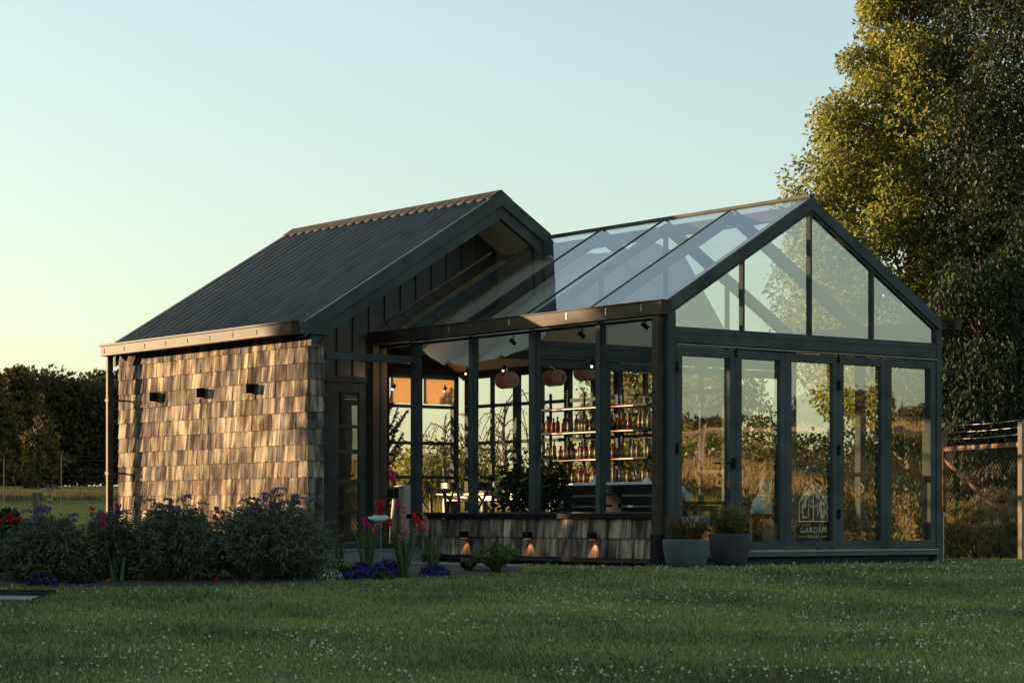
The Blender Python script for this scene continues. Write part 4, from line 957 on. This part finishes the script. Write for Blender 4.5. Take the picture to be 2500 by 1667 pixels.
# ------------------------------------------------------------------ grass blades and clover
def in_house(x, y): return ((x > -.75) & (x < 4.9) & (y > -.12) & (y < 11)) | ((x > -1.9) & (x < 4.9) & (y > 5) & (y < 11))
bf = np.array([[px, sy(py)] for px, py in fr_px])
def lawn_points(n, smin, smax, wide, power=1.0):
    s = smin + (smax-smin)*RNG.random(n)**power; l = (RNG.random(n)*2-1)*(s*.235+wide)
    px = 1250 + l/s*F; x = CX+RX*l+DX*s; y = CY+RY*l+DY*s
    sb = np.interp(px, bf[:, 0], bf[:, 1], left=30, right=60); ok = (s < sb) & ((RNG.random(n) < .55+.55*np.sin(x*3.1+2*np.sin(y*2.3))*np.sin(y*3.7+x*1.3)+.35) | (n < 10000)) & ~in_house(x, y) & ~((px < 115) & (s > 20.75) & (s < 21.65))
    return x[ok], y[ok], s[ok], px[ok]
RNG = np.random.default_rng(5)
def grass():
    x, y, s, px = lawn_points(520000, 13.2, 31, 1.2, 1.0); n = len(x)
    dens = np.sin(x*1.7+np.sin(y*1.3)*2)*np.sin(y*2.1+x*.6)
    h = (.030 + .016*RNG.random(n) + .010*dens)*np.where(RNG.random(n) < .03, 1.7, 1); a = RNG.uniform(0, 6.283, n); wd = .0045 + .004*RNG.random(n) + .0002*s
    z = gz(x, y) - .004; ln = h*RNG.uniform(.2, 1.1, n); b = RNG.uniform(0, 6.283, n)
    V = np.empty((n, 3, 3), np.float32)
    V[:, 0] = np.stack([x-np.cos(a)*wd, y-np.sin(a)*wd, z], 1); V[:, 1] = np.stack([x+np.cos(a)*wd, y+np.sin(a)*wd, z], 1)
    V[:, 2] = np.stack([x+np.cos(b)*ln, y+np.sin(b)*ln, z+h], 1)
    o = np_mesh('lawn_grass', V.reshape(-1, 3), np.arange(n*3).reshape(n, 3), M['blade']); tag(o, 'short green grass of the lawn', 'grass', kind='stuff')
grass()
def clover():
    x, y, s, px = lawn_points(5200, 13.3, 30, 1.2, 1.15); n = len(x)
    d = np.sin(x*.9+2*np.sin(y*.55))*np.sin(y*.8+x*.3)+.25 + .55*sm(600, 2400, px); k = RNG.random(n) < np.clip(.02+.75*d*(1+.8*np.sin(x*3.3+y)*np.sin(y*2.9-x)), .02, 1)
    x, y, s = x[k], y[k], s[k]; n = len(x); r = .009 + .007*RNG.random(n); z = gz(x, y) + .035 + .02*RNG.random(n)
    base = np.array([(1,0,0),(0,1,0),(-1,0,0),(0,-1,0),(0,0,.9),(0,0,-.6)], float); tri = np.array([(0,1,4),(1,2,4),(2,3,4),(3,0,4),(1,0,5),(2,1,5),(3,2,5),(0,3,5)])
    V = (np.stack([x, y, z], 1)[:, None] + base[None]*r[:, None, None]).reshape(-1, 3); Q = (tri[None] + (np.arange(n)*6)[:, None, None]).reshape(-1, 3)
    o = np_mesh('clover_flowers', V, Q, M['whitefl']); tag(o, 'small white clover flowers scattered over the lawn', 'clover', kind='stuff')
clover()
def meadow():
    n = 42000; s = RNG.uniform(39, 47, n); l = RNG.uniform(-.075, .09, n)*s; x = CX+RX*l+DX*s; y = CY+RY*l+DY*s; ok = (x > 5.5) | (y > 11.5); x, y, s = x[ok], y[ok], s[ok]; n = len(x); z = gz(x, y)
    h = RNG.uniform(.45, 1.1, n)*(.75+.25*np.sin(x*1.3)*np.sin(y*1.7)); a = RNG.uniform(0, 6.283, n)
    V = np.empty((n, 3, 3), np.float32); V[:, 0] = np.stack([x-np.cos(a)*.014, y-np.sin(a)*.014, z], 1); V[:, 1] = np.stack([x+np.cos(a)*.014, y+np.sin(a)*.014, z], 1); V[:, 2] = np.stack([x+RNG.normal(size=n)*.13, y+RNG.normal(size=n)*.13, z+h], 1)
    o = np_mesh('meadow_grass', V.reshape(-1, 3), np.arange(n*3).reshape(n, 3), M['yshrub']); tag(o, 'tall yellow green grass of the meadow seen through the house', 'grass', kind='stuff')
meadow()
def bankgrass():
    n = 70000; s = RNG.uniform(50, 100, n); l = RNG.uniform(.03, .24, n)*s; x = CX+RX*l+DX*s; y = -(CY+RY*l+DY*s); z = gz(x, y); h = RNG.uniform(.3, .75, n); a = RNG.uniform(0, 6.283, n)
    V = np.empty((n, 3, 3), np.float32); V[:, 0] = np.stack([x-np.cos(a)*.03, y-np.sin(a)*.03, z], 1); V[:, 1] = np.stack([x+np.cos(a)*.03, y+np.sin(a)*.03, z], 1); V[:, 2] = np.stack([x+RNG.normal(size=n)*.12, y+RNG.normal(size=n)*.12, z+h], 1)
    o = np_mesh('bank_grass', V.reshape(-1, 3), np.arange(n*3).reshape(n, 3), M['brownbrush']); tag(o, 'tall dry brown grass on the bank mirrored in the doors', 'grass', kind='stuff')
bankgrass()
def fieldgrass():
    n = 60000; s = RNG.uniform(100, 150, n); l = RNG.uniform(-.26, -.12, n)*s; x = CX+RX*l+DX*s; y = CY+RY*l+DY*s; z = gz(x, y); h = RNG.uniform(.15, .4, n); a = RNG.uniform(0, 6.283, n)
    V = np.empty((n, 3, 3), np.float32); V[:, 0] = np.stack([x-np.cos(a)*.06, y-np.sin(a)*.06, z], 1); V[:, 1] = np.stack([x+np.cos(a)*.06, y+np.sin(a)*.06, z], 1); V[:, 2] = np.stack([x+RNG.normal(size=n)*.1, y+RNG.normal(size=n)*.1, z+h], 1)
    o = np_mesh('field_grass', V.reshape(-1, 3), np.arange(n*3).reshape(n, 3), M['drygrass']); tag(o, 'dry golden grass of the distant field', 'grass', kind='stuff')
fieldgrass()
# ------------------------------------------------------------------ furniture seen through the glass
def cross_chair():
    r = empty('cross_back_chair', (0, 0, 0), 0, 'x', 'chair', 'cross back chairs at the dining table'); c_ = M['chair']
    MB().lathe([(0, .435), (.19, .435), (.205, .445), (.205, .46), (.19, .47), (0, .468)], n=20).build('seat', c_, r, smooth=True)
    for y in (-.16, .16):
        MB().tube([(.17, y*.95, .44), (.19, y*1.05, .22), (.21, y*1.1, 0)], [.022, .020, .017], 8).build('leg', c_, r, smooth=True)
        MB().tube([(-.235, y*1.12, 0), (-.19, y*1.05, .44), (-.20, y*1.12, .66), (-.245, y*1.2, .86)], [.019, .023, .021, .018], 8).build('leg', c_, r, smooth=True)
    tp = [(-.25 - .05*math.cos(t*math.pi/2)**1, .20*t, .86) for t in np.linspace(-1, 1, 11)]
    mb = MB(); vs = []
    for p in tp:
        vs += [(p[0], p[1], .775), (p[0]+.022, p[1], .775), (p[0]+.016, p[1], .885), (p[0]-.008, p[1], .885)]
    n = len(tp); mb.add(vs, [(i*4+k, i*4+(k+1) % 4, (i+1)*4+(k+1) % 4, (i+1)*4+k) for i in range(n-1) for k in range(4)] + [(0, 3, 2, 1), ((n-1)*4, (n-1)*4+1, (n-1)*4+2, (n-1)*4+3)])
    mb.build('top_rail', c_, r, smooth=False)
    for s in (-1, 1): MB().tube([(-.195, .165*s, .47), (-.225, 0, .63), (-.27, -.16*s, .79)], .016, 6).build('cross_brace', c_, r)
    MB().tube([(.19, -.17, .2), (-.21, -.17, .2)], .009, 6).tube([(.19, .17, .24), (-.21, .17, .24)], .009, 6).tube([(0, -.17, .2), (0, .17, .24)], .009, 6).build('stretcher', c_, r)
    return r
ch0 = cross_chair()
spots = [(1.42, 6.72, .08, 'cross back chair nearest the entry post in the near row'), (1.40, 5.96, -.06, 'second chair of the near row, between the orange blinds and the round post'),
         (1.44, 5.30, .12, 'third chair of the near row at the dining table'), (1.42, 4.66, -.1, 'last chair of the near row beside the potted plant'),
         (2.78, 6.6, math.pi, 'far row chair at the left end of the dining table'), (2.80, 5.9, math.pi-.1, 'second far row chair across the dining table'), (2.78, 5.2, math.pi+.08, 'third far row chair across the dining table'), (2.8, 4.55, math.pi, 'far row chair behind the potted plant')]
for i, (x, y, a, l_) in enumerate(spots):
    if i == 0: ch0.location = (x, y, 0); ch0.rotation_euler = (0, 0, a); ch0['label'] = l_
    else: copy_tree(ch0, (x, y, 0), a, label=l_)
tb = empty('dining_table', (2.1, 5.6, 0), 0, 'long dark dining table set with plates behind the side windows', 'table')
MB().box(-.42, .42, -1.45, 1.45, .715, .75).build('tabletop', M['chair'], tb, bevel=.006)
MB().box(-.36, .36, -1.35, 1.35, .64, .7145).build('apron', M['chair'], tb)
for x in (-.34, .34):
    for y in (-1.3, 1.3): MB().box(x-.035, x+.035, y-.035, y+.035, 0, .6395).build('leg', M['chair'], tb)
k0 = None
for i, (x, y) in enumerate([(1.86, y) for y in (6.7, 6.0, 5.3, 4.6)] + [(2.36, y) for y in (6.6, 5.9, 5.2, 4.5)]):
    lab = 'white plate on the %s side of the dining table, %s from its left end' % ('near' if i < 4 else 'far', ('first', 'second', 'third', 'fourth')[i % 4])
    o = MB().lathe([(0, 0), (.07, 0), (.125, .016), (.128, .02), (.07, .006), (0, .005)], n=20).build('plate', M['white'], None, smooth=True) if k0 is None else k0.copy()
    if k0 is not None: COL.objects.link(o)
    k0 = k0 or o; o.location = (x, y, .751); tag(o, lab, 'plate', 'plates on the dining table')
for i, (x, y, h) in enumerate(((2.1, 6.2, .16), (2.12, 5.6, .2), (2.08, 5.0, .15))):
    o = MB().lathe([(.03, 0), (.035, .01), (.03, h*.5), (.014, h*.75), (.014, h)], n=12).build('table_vase', M['white'], None, smooth=True); o.location = (x, y, .751)
    tag(o, ('short pale vase at the left of the dining table', 'tallest pale vase in the middle of the dining table', 'short pale vase at the right of the dining table')[i], 'vase', 'vases on the dining table')
# draped side table near the entry column
st_ = empty('side_table', (.62, 6.55, 0), 0, 'narrow dark side table against the timber column by the entry', 'table')
MB().box(-.55, .0, -.2, .2, .80, .83).build('tabletop', M['chair'], st_); MB().box(-.5, -.04, -.17, .17, .68, .7995).build('drawer', M['black'], st_)
for x in (-.5, -.05):
    for y in (-.16, .16): MB().box(x-.02, x+.02, y-.02, y+.02, 0, .68).build('leg', M['chair'], st_)
o = MB().prism([(.0, .02), (.42, .02), (.25, .86), (.08, .86)], -.16, .16, 'y').build('covered_chair', M['cushion'], None, bevel=.05); o.location = (.64, 6.1, 0)
o.location = (.66, 6.62, 0); tag(o, 'chair under a pale grey cloth cover beside the entry column', 'chair')
# potted plant
def potplant():
    r = empty('potted_plant', (.86, 3.62, 0), 0, 'large dark leafy houseplant in a pot behind the side windows', 'plant')
    MB().lathe([(.14, 0), (.17, .05), (.20, .34), (.19, .36), (.17, .34), (0, .32)], n=20).build('pot', M['potdark'], r, smooth=True)
    rg = np.random.default_rng(77); P = []; D = []; sb = MB()
    for i in range(34):
        a = rg.uniform(0, 6.283); R = rg.uniform(.10, .45); z = rg.uniform(.60, 1.22) - .25*R; e = np.array([R*math.cos(a), R*math.sin(a), z])
        sb.tube([(0, 0, .3), (e[0]*.35, e[1]*.35, z*.75), tuple(e)], .007, 5)
        for _ in range(26): P.append(e + rg.normal(size=3)*.075); D.append([math.cos(a)*.7+rg.normal()*.6, math.sin(a)*.7+rg.normal()*.6, -.3+rg.normal()*.4])
    sb.build('stems', M['stemg'], r); V, Q = leaf_arrays(np.array(P), np.array(D), .105, .055); np_mesh('foliage', V, Q, M['darkleaf'], parent=r)
potplant()
# slatted sofa with its back to the side windows
sf = empty('slatted_sofa', (.28, 1.30, 0), 0, 'black slat backed sofa with pale cushions behind the low shingle wall', 'sofa')
b_ = MB()
for y in (-.97, -.02, .93): b_.box(0, .045, y-.035, y+.075, .12, .80)
b_.build('back_frame', M['black'], sf)
for z0, z1 in ((.695, .80), (.565, .66), (.44, .53), (.30, .40)): MB().box(-.012, .0445, -1.0, 1.0, z0, z1).build('back_slat', M['black'], sf)
MB().box(.05, .78, -1.0, 1.0, .2, .27).build('seat_frame', M['black'], sf)
for x in (.05, .7):
    for y in (-.97, .91): MB().box(x, x+.07, y, y+.07, 0, .2).build('leg', M['black'], sf)
for y in (-1.0, .93): MB().box(.05, .76, y, y+.07, .48, .55).box(.69, .76, y+.001, y+.069, .27, .48).build('armrest', M['black'], sf)
for y in (-.92, .01): MB().box(.06, .76, y, y+.91, .275, .42).build('seat_cushion', M['cushion'], sf, bevel=.03)
for y in (-.92, .01): MB().box(.055, .20, y, y+.91, .42, .835).build('back_cushion', M['cushion'], sf, bevel=.03)
def pillow(name, loc, sz, rot, label, group=None, mt='cushion'):
    n = 12; vs = []
    for sgn in (1, -1):
        for i in range(n+1):
            for j in range(n+1):
                u = i/n*2-1; v = j/n*2-1; th = (1-u**4)*(1-v**4); pinch = 1 - .08*(1-abs(u))*abs(v)**3 - .0
                vs.append((u*sz*pinch, sgn*sz*.34*th**.55, v*sz*(1-.08*(1-abs(v))*abs(u)**3)))
    m1 = (n+1)**2; fs = []
    for i in range(n):
        for j in range(n):
            q = (i*(n+1)+j, (i+1)*(n+1)+j, (i+1)*(n+1)+j+1, i*(n+1)+j+1); fs += [q, tuple(m1+k for k in reversed(q))]
    o = MB().add(vs, fs).build(name, M[mt], None, smooth=True); o.location = loc; o.rotation_euler = rot
    tag(o, label, 'pillow', group); return o
pillow('pillow', (.56, 1.98, .72), .19, (0, math.radians(45), math.radians(70)), 'largest pale pillow standing on its corner at the left of the sofa', 'pillows on the sofa')
pillow('pillow', (.54, 1.02, .70), .155, (0, math.radians(45), math.radians(80)), 'pale pillow peeking over the middle of the sofa back', 'pillows on the sofa')
pillow('pillow', (.54, .52, .70), .16, (0, math.radians(45), math.radians(95)), 'pale pillow peeking over the right of the sofa back', 'pillows on the sofa')
# armchair behind the first folding door
ac = empty('lounge_armchair', (.98, .72, 0), 0, 'dark framed armchair with a pale seat cushion behind the first folding door', 'armchair')
for y in (-.30, .26):
    MB().box(-.36, .34, y, y+.045, .56, .60).box(-.36, -.315, y, y+.045, 0, .559).box(.295, .34, y, y+.045, 0, .559).build('armrest', M['black'], ac)
MB().box(-.36, .34, -.254, .259, .24, .29).build('seat_frame', M['black'], ac)
MB().box(-.36, -.32, -.254, .259, .60, .64).box(-.36, -.32, -.05, -.01, .30, .6).box(-.36, -.32, .1, .14, .30, .6).build('back_frame', M['black'], ac)
MB().box(-.26, .34, -.245, .25, .292, .43).build('seat_cushion', M['cushion'], ac, bevel=.03)
MB().box(-.31, -.19, -.24, .25, .432, .70).build('back_cushion', M['cushion'], ac, bevel=.03)
# low table with drop shaped vase, and what stands on it
lt = empty('low_table', (1.90, .52, 0), 0, 'low black table behind the second folding door', 'table')
MB().box(-.34, .36, -.22, .22, .40, .45).build('tabletop', M['black'], lt, bevel=.004)
MB().box(-.14, .30, -.18, .18, .02, .3995).build('cabinet', M['black'], lt)
MB().box(-.10, .14, -.184, -.1805, .10, .34).build('front_panel', M['greywood'], lt)
for x in (-.32,): 
    for y in (-.19, .19): MB().box(x, x+.03, y-.015, y+.015, 0, .3995).build('leg', M['wire'], lt)
o = MB().lathe([(.045, 0), (.075, .02), (.088, .06), (.082, .11), (.06, .165), (.03, .21), (.012, .235), (0, .24)], n=24).build('teardrop_vase', M['white'], None, smooth=True)
o.location = (1.88, .5, .451); tag(o, 'white teardrop shaped vase on the low black table', 'vase')
o = MB().lathe([(.018, 0), (.02, .005), (.018, .05), (.0, .052)], n=12).build('candle', M['soffit'], None, smooth=True); o.location = (1.70, .42, .451); tag(o, 'small cream candle left of the teardrop vase', 'candle')
# dried stems in a floor vase
dv = empty('dried_flower_vase', (1.86, .95, 0), 0, 'dark floor vase of dried stems behind the teardrop vase', 'vase')
MB().lathe([(.06, 0), (.1, .1), (.09, .35), (.045, .5), (.05, .56)], n=16).build('vase', M['potdark'], dv, smooth=True)
rg = np.random.default_rng(9); P = []; D = []; sb = MB()
for i in range(22):
    a = rg.uniform(0, 6.28); e = np.array([.13*math.cos(a)*rg.random(), .13*math.sin(a)*rg.random(), rg.uniform(.75, 1.05)]); sb.tube([(0, 0, .5), tuple(e)], .003, 4)
    for t in np.linspace(.5, 1, 22): P.append(np.array([0, 0, .5])*(1-t)+e*t); D.append([rg.normal(), rg.normal(), 1.2])
sb.build('stems', M['greywood'], dv); V, Q = leaf_arrays(np.array(P), np.array(D), .04, .012); np_mesh('seed_heads', V, Q, M['dryfl'], parent=dv)
# bar height table behind the middle folding doors
bt = empty('bar_table', (1.95, .50, 0), 0, 'grey bar height table with a slatted end behind the folding doors', 'table')
MB().box(.0, 2.36, -.02, .34, .925, .975).build('tabletop', M['pot'], bt, bevel=.004)
for x in (1.05, 1.28, 2.28): MB().box(x, x+.05, .1, .15, 0, .924).build('leg', M['frame'], bt)
sl_ = MB()
for k in range(7): sl_.box(.02+k*.028, .032+k*.028, .05, .075, .05, .924)
sl_.build('slatted_end', M['soffit'], bt)
# lanterns hanging over the table
def lantern():
    r = empty('hanging_lantern', (0, 0, 0), 0, 'x', 'lantern', 'woven lanterns under the glass roof')
    def lz(prof, m_, nm):
        mb = MB(); n = 22; vs = []
        for xx, rr_ in prof:
            for k in range(n): a = 2*math.pi*k/n; vs.append((rr_*math.cos(a), xx, rr_*math.sin(a)))
        mb.add(vs, [(i*n+k, i*n+(k+1) % n, (i+1)*n+(k+1) % n, (i+1)*n+k) for i in range(len(prof)-1) for k in range(n)]); return mb.build(nm, m_, r, smooth=True)
    lz([(-.10, .115), (.10, .115)], M['lantern'], 'shade')
    for s in (-1, 1):
        lz([(s*.1005, .112), (s*.14, .100), (s*.172, .074), (s*.188, .04), (s*.19, .0)], M['lantern'], 'end_cap')
        cg = MB(); pr_ = [(.10, .115), (.14, .105), (.175, .08), (.195, .045)]
        for k in range(16):
            a = 2*math.pi*k/16; cg.tube([(q*math.cos(a), s*x_, q*math.sin(a)) for x_, q in pr_], .003, 4)
        for x_, q in pr_: cg.tube([(q*math.cos(2*math.pi*k/16), s*x_, q*math.sin(2*math.pi*k/16)) for k in range(17)], .004, 4)
        cg.build('end_cage', M['soffit'], r)
    MB().tube([(0, 0, .115), (0, 0, .16)], .012, 8).build('cap', M['gold'], r); MB().lathe([(0, -.02), (.018, -.01), (.02, .005), (.01, .03), (0, .035)], n=12).build('bulb', M['cushion'], r, smooth=True)
    MB().tube([(0, 0, .16), (0, 0, .95)], .0035, 5).build('cord', M['soffit'], r)
    return r
L0 = lantern()
for i, (x, y, z, l_) in enumerate(((1.8, 5.5, 2.31, 'left woven lantern on a long cord over the dining table'), (2.42, 5.22, 2.35, 'middle woven lantern half hidden by a window post'), (2.5, 4.62, 2.40, 'right woven lantern seen past the partition header'))):
    if i == 0: L0.location = (x, y, z); L0['label'] = l_
    else: copy_tree(L0, (x, y, z), 0, label=l_)
# spotlights on the rails
def spot():
    r = empty('ceiling_spotlight', (0, 0, 0), 0, 'x', 'spotlight', 'ceiling spotlights in the glasshouse')
    MB().tube([(0, 0, .09), (0, 0, .03)], .008, 6).build('stem', M['black'], r)
    b = MB().tube([(.045, 0, .045), (-.03, 0, -.02)], .026, 12).build('body', M['black'], r)
    MB().tube([(-.0305, 0, -.0205), (-.033, 0, -.0225)], .014, 12).build('lens', M['bulb'], r)
    return r
S0 = spot()
lp = bpy.data.lights.new('spot_glow', 'POINT'); lp.energy = 1.6; lp.color = (1, .62, .36); lp.shadow_soft_size = .03

sp = [(.35, 5.6, 2.38, .3, 'over the entry side window'), (3.15, 10.3, 2.46, .5, 'above the left orange blind'), (4.15, 10.3, 2.46, .6, 'above the right orange blind'), (4.30, 9.9, 2.73, .4, 'at the far corner of the cabin ceiling'), (4.30, 8.9, 2.73, .4, 'on the wall plate behind the left lantern'),
      (4.30, 8.0, 2.73, .4, 'on the wall plate right of the left lantern'), (1.9, 2.75, 2.50, .5, 'on the partition header by the corner downpipe'), (.25, 3.3, 2.63, 2.6, 'under the eave behind the second window post'), (.25, 1.9, 2.63, 2.6, 'under the eave over the sofa'), (.25, .7, 2.66, 2.6, 'under the eave by the front corner'),
      (4.35, 1.2, 2.62, .8, 'seen through the right gable pane'), (.9, 2.5, 2.33, .5, 'seen through the first folding door')]
for i, (x, y, z, a, l_) in enumerate(sp):
    if i == 0: S0.location = (x, y, z); S0.rotation_euler = (0, 0, a); S0['label'] = 'black spotlight ' + l_
    else: copy_tree(S0, (x, y, z), a, label='black spotlight ' + l_)
    if i in (7, 8, 9):
        for ch in list(bpy.data.objects['ceiling_spotlight.%03d' % i].children):
            if ch.name.startswith('lens'): bpy.data.objects.remove(ch)
    if i in (0, 6):
        lo_ = bpy.data.objects.new('spot_glow', lp); COL.objects.link(lo_); lo_.location = (x-.06*math.cos(a), y-.06*math.sin(a), z-.045)
# bottle shelves along the far side wall
bs = empty('bottle_shelves', (4.25, 6.5, 0), 0, 'black bottle shelves with warm light strips along the far side wall', 'shelf unit')
for z in (2.05, 1.69, 1.28, .92):
    s_ = MB().box(-.16, .16, -1.3, 1.35, z-.03, z).build('shelf', M['black'], bs, bevel=.002)
    MB().box(-.165, -.1605, -1.0, .9, z-.028, z-.014).build('light_strip', M['strip'], s_)
for y in (-1.3, -.4, .5, 1.32): MB().box(.12, .155, y-.015, y+.015, 0, 2.3).build('upright', M['black'], bs)
MB().box(-.2, .1, -1.3, 1.35, 0, .80).build('cupboard', M['black'], bs, bevel=.004)
def bmat(nm, col, tr=.0):
    m_, t, b = mat(nm); b.inputs['Base Color'].default_value = (*col, 1); b.inputs['Roughness'].default_value = .12; b.inputs['Transmission Weight'].default_value = tr
    return m_
BM = [bmat('amber_glass', (.35, .12, .04), .3), bmat('green_glass', (.05, .12, .05), .3), bmat('clear_bottle', (.22, .23, .20), .35), bmat('red_bottle', (.22, .025, .02), .2), bmat('pale_label', (.34, .30, .20)), bmat('pink_label', (.34, .13, .09)), bmat('black_cap', (.03, .03, .03))]
def bottle(k, h, r, bm, lm):
    o = MB(); o.mi = 0; o.lathe([(r*.9, 0), (r, .008), (r, h*.60), (r*.75, h*.68), (r*.34, h*.76), (r*.34, h*.93)], n=14)
    o.lathe([(r*1.03, h*.14), (r*1.03, h*.50)], n=14, mi=1); o.lathe([(r*.42, h*.90), (r*.42, h), (0, h)], n=10, mi=2)
    return o.build(k, [BM[bm], BM[lm], BM[6]], None, smooth=True)
kinds = [('bottle', .27, .034, 2, 4), ('bottle', .24, .036, 0, 5), ('bottle', .28, .035, 1, 4), ('bottle', .25, .040, 3, 4), ('bottle', .22, .042, 0, 4)]
protos = []
knm = ('tall clear bottle with a cream label', 'amber bottle with a pink label', 'green bottle with a cream label', 'squat red bottle with a pale label', 'broad amber bottle with a pale label')
rows = [(1.69, 'the long middle shelf', 26, (0, 0, 1, 1, 2, 4, 2, 0)), (1.28, 'the lower shelf', 24, (2, 3, 0, 3, 4)), (.92, 'the counter under the shelves', 20, (0, 4, 3, 0, 4))]
rr = random.Random(5)
for z, wh, n, ks in rows:
    for j in range(n):
        k = ks[(j//2) % len(ks)] if z > 1.6 else ks[rr.randrange(len(ks))]
        y = 6.5 - 1.22 + 2.5*j/(n-1) + rr.uniform(-.02, .02) if z < 2 else 6.5 - 1.1 + .14*j
        src = next((p for q, p in protos if q == k), None)
        if src is None: o = bottle(*kinds[k]); protos.append((k, o))
        else: o = src.copy(); COL.objects.link(o)
        o.location = (4.25 + rr.uniform(-.09, -.02), y, z+.001); o.scale = (1, 1, rr.uniform(.85, 1.12)); tag(o, '%s on %s' % (knm[k], wh), 'bottle', 'bottles on %s' % wh)
# ------------------------------------------------------------------ planters by the front corner
def planter(loc, r, h, m_, label, leafs, seed, fl=None):
    global RNG; RNG = np.random.default_rng(seed); R_ = empty('planter', loc, 0, label, 'planter')
    MB().lathe([(r*.62, -.01), (r*.74, .02), (r*.90, h*.35), (r*.985, h*.65), (r, h*.93), (r*.995, h), (r*.93, h), (r*.90, h*.9), (0, h*.88)], n=40).build('pot', M[m_], R_, smooth=True)
    P = []; D = []; sb = MB()
    for i in range(70):
        a = RNG.uniform(0, 6.283); q = r*.95*RNG.random()**.6; e = np.array([q*math.cos(a), q*math.sin(a), h+RNG.uniform(.12, .30)*(1.15-.4*q/r)]); sb.tube([(e[0]*.4, e[1]*.4, h*.85), tuple(e)], .003, 4)
        for t in np.linspace(.3, 1, 22): P.append(np.array([e[0]*.4, e[1]*.4, h*.85])*(1-t) + e*t + RNG.normal(size=3)*.015); D.append([math.cos(a)+RNG.normal()*.8, math.sin(a)+RNG.normal()*.8, .3+RNG.normal()*.5])
    sb.build('stems', M['stemg'], R_); V, Q = leaf_arrays(np.array(P), np.array(D), .034, .02); np_mesh('foliage', V, Q, M[leafs], parent=R_)
    if fl:
        P = np.array([[r*.9*math.cos(a)*q, r*.9*math.sin(a)*q, h+.27+.05*RNG.random()] for a, q in zip(RNG.uniform(0, 6.28, 70), RNG.random(70)**.5)]); P = np.repeat(P, 6, 0) + RNG.normal(size=(420, 3))*.008
        V, Q = leaf_arrays(P, RNG.normal(size=(420, 3)), .018, .014); np_mesh('flower_heads', V, Q, M[fl], parent=R_)
x, y, z = at(1675, 25.7); planter((x, y, -.18), .262, .345, 'pot', 'wide grey bowl planter of reddish shrubs by the corner downpipe', 'redplant', 401)
x, y, z = at(1781, 26.35); planter((x, y, -.18), .236, .40, 'potdark', 'black round planter of dried flower heads in front of the folding doors', 'shrub', 402, 'dryfl')
# ------------------------------------------------------------------ house sign on the middle door pane
def sign():
    yy = .0655; r = empty('door_sign', (2.386, yy, 0), 0, 'white line drawing of a house with lettering on the middle folding door', 'sign')
    m_ = plain('white_vinyl', (.85, .85, .80), .6, 0, .03)
    ln = MB()
    def l_(pts, w_=.012, mb=ln):
        for (a, b), (c_, d) in zip(pts[:-1], pts[1:]):
            v = Vector((c_-a, 0, d-b)); 
            if v.length < 1e-4: continue
            nrm_ = Vector((-v.z, 0, v.x)).normalized()*w_/2
            mb.add([(a-nrm_.x, 0, b-nrm_.z), (a+nrm_.x, 0, b+nrm_.z), (c_+nrm_.x, 0, d+nrm_.z), (c_-nrm_.x, 0, d-nrm_.z)], [(0, 1, 2, 3)])
    l_([(-.235, .36), (-.235, .60), (0, .815), (.235, .60), (.235, .36), (-.241, .36)], .013)
    l_([(-.17, .40), (-.185, .56), (0, .735), (.185, .56), (.185, .40)], .014)
    l_([(0, .36), (0, .815)], .013); l_([(-.075, .42), (-.075, .62)], .011); l_([(.075, .42), (.075, .60)], .011)
    l_([(-.075, .565), (0, .52), (.075, .565)], .012); l_([(-.17, .40), (-.11, .415)], .011); l_([(.04, .735), (.075, .68)], .012)
    ln.build('house_outline', m_, r)
    pl = MB()
    for (x0, z0, x1, z1, n) in ((-.20, .60, -.12, .78, 9), (-.15, .50, -.12, .66, 7), (.06, .62, .16, .79, 8), (.13, .44, .12, .58, 7), (-.08, .68, -.03, .80, 5), (.2, .56, .225, .68, 5)):
        l_([(x0, z0), (x1, z1)], .006, pl)
        for k in range(n):
            t = (k+1)/(n+1); x_ = x0+(x1-x0)*t; z_ = z0+(z1-z0)*t
            for s in (-1, 1): pl.add([(x_, -.0006, z_), (x_+s*.022, -.0006, z_+.012), (x_+s*.03, -.0006, z_+.026), (x_+s*.008, -.0006, z_+.018)], [(0, 1, 2, 3)])
    vs = [(.15+.028*math.cos(t), -.001, .42+.032*math.sin(t)) for t in np.linspace(0, 6.283, 17)[:-1]]; pl.add(vs, [tuple(range(16))])
    vs = [(.13+.022*math.cos(t), -.001, .575+.022*math.sin(t)) for t in np.linspace(0, 6.283, 17)[:-1]]; pl.add(vs, [tuple(range(16))])
    pl.build('plant_drawing', m_, r)
    def text(body, size, z, sp=1.15):
        cu = bpy.data.curves.new('t', 'FONT'); cu.body = body; cu.size = size; cu.align_x = 'CENTER'; cu.space_character = sp; cu.extrude = .0004
        to = bpy.data.objects.new('t', cu); COL.objects.link(to); bpy.context.view_layer.update()
        me = bpy.data.meshes.new_from_object(to.evaluated_get(bpy.context.evaluated_depsgraph_get())); bpy.data.objects.remove(to)
        me.transform(Matrix.Rotation(math.pi/2, 4, 'X')); me.transform(Matrix.Translation((0, 0, z))); me.materials.clear(); me.materials.append(m_)
        o = bpy.data.objects.new('lettering', me); COL.objects.link(o); o.parent = r
    text('GARDEN', .098, .222, 1.22); text('HOUSE', .052, .158, 1.25)
    rl = MB(); l_([(-.235, .176), (-.13, .176)], .006, rl); l_([(.13, .176), (.235, .176)], .006, rl); rl.build('rule_lines', m_, r)
sign()
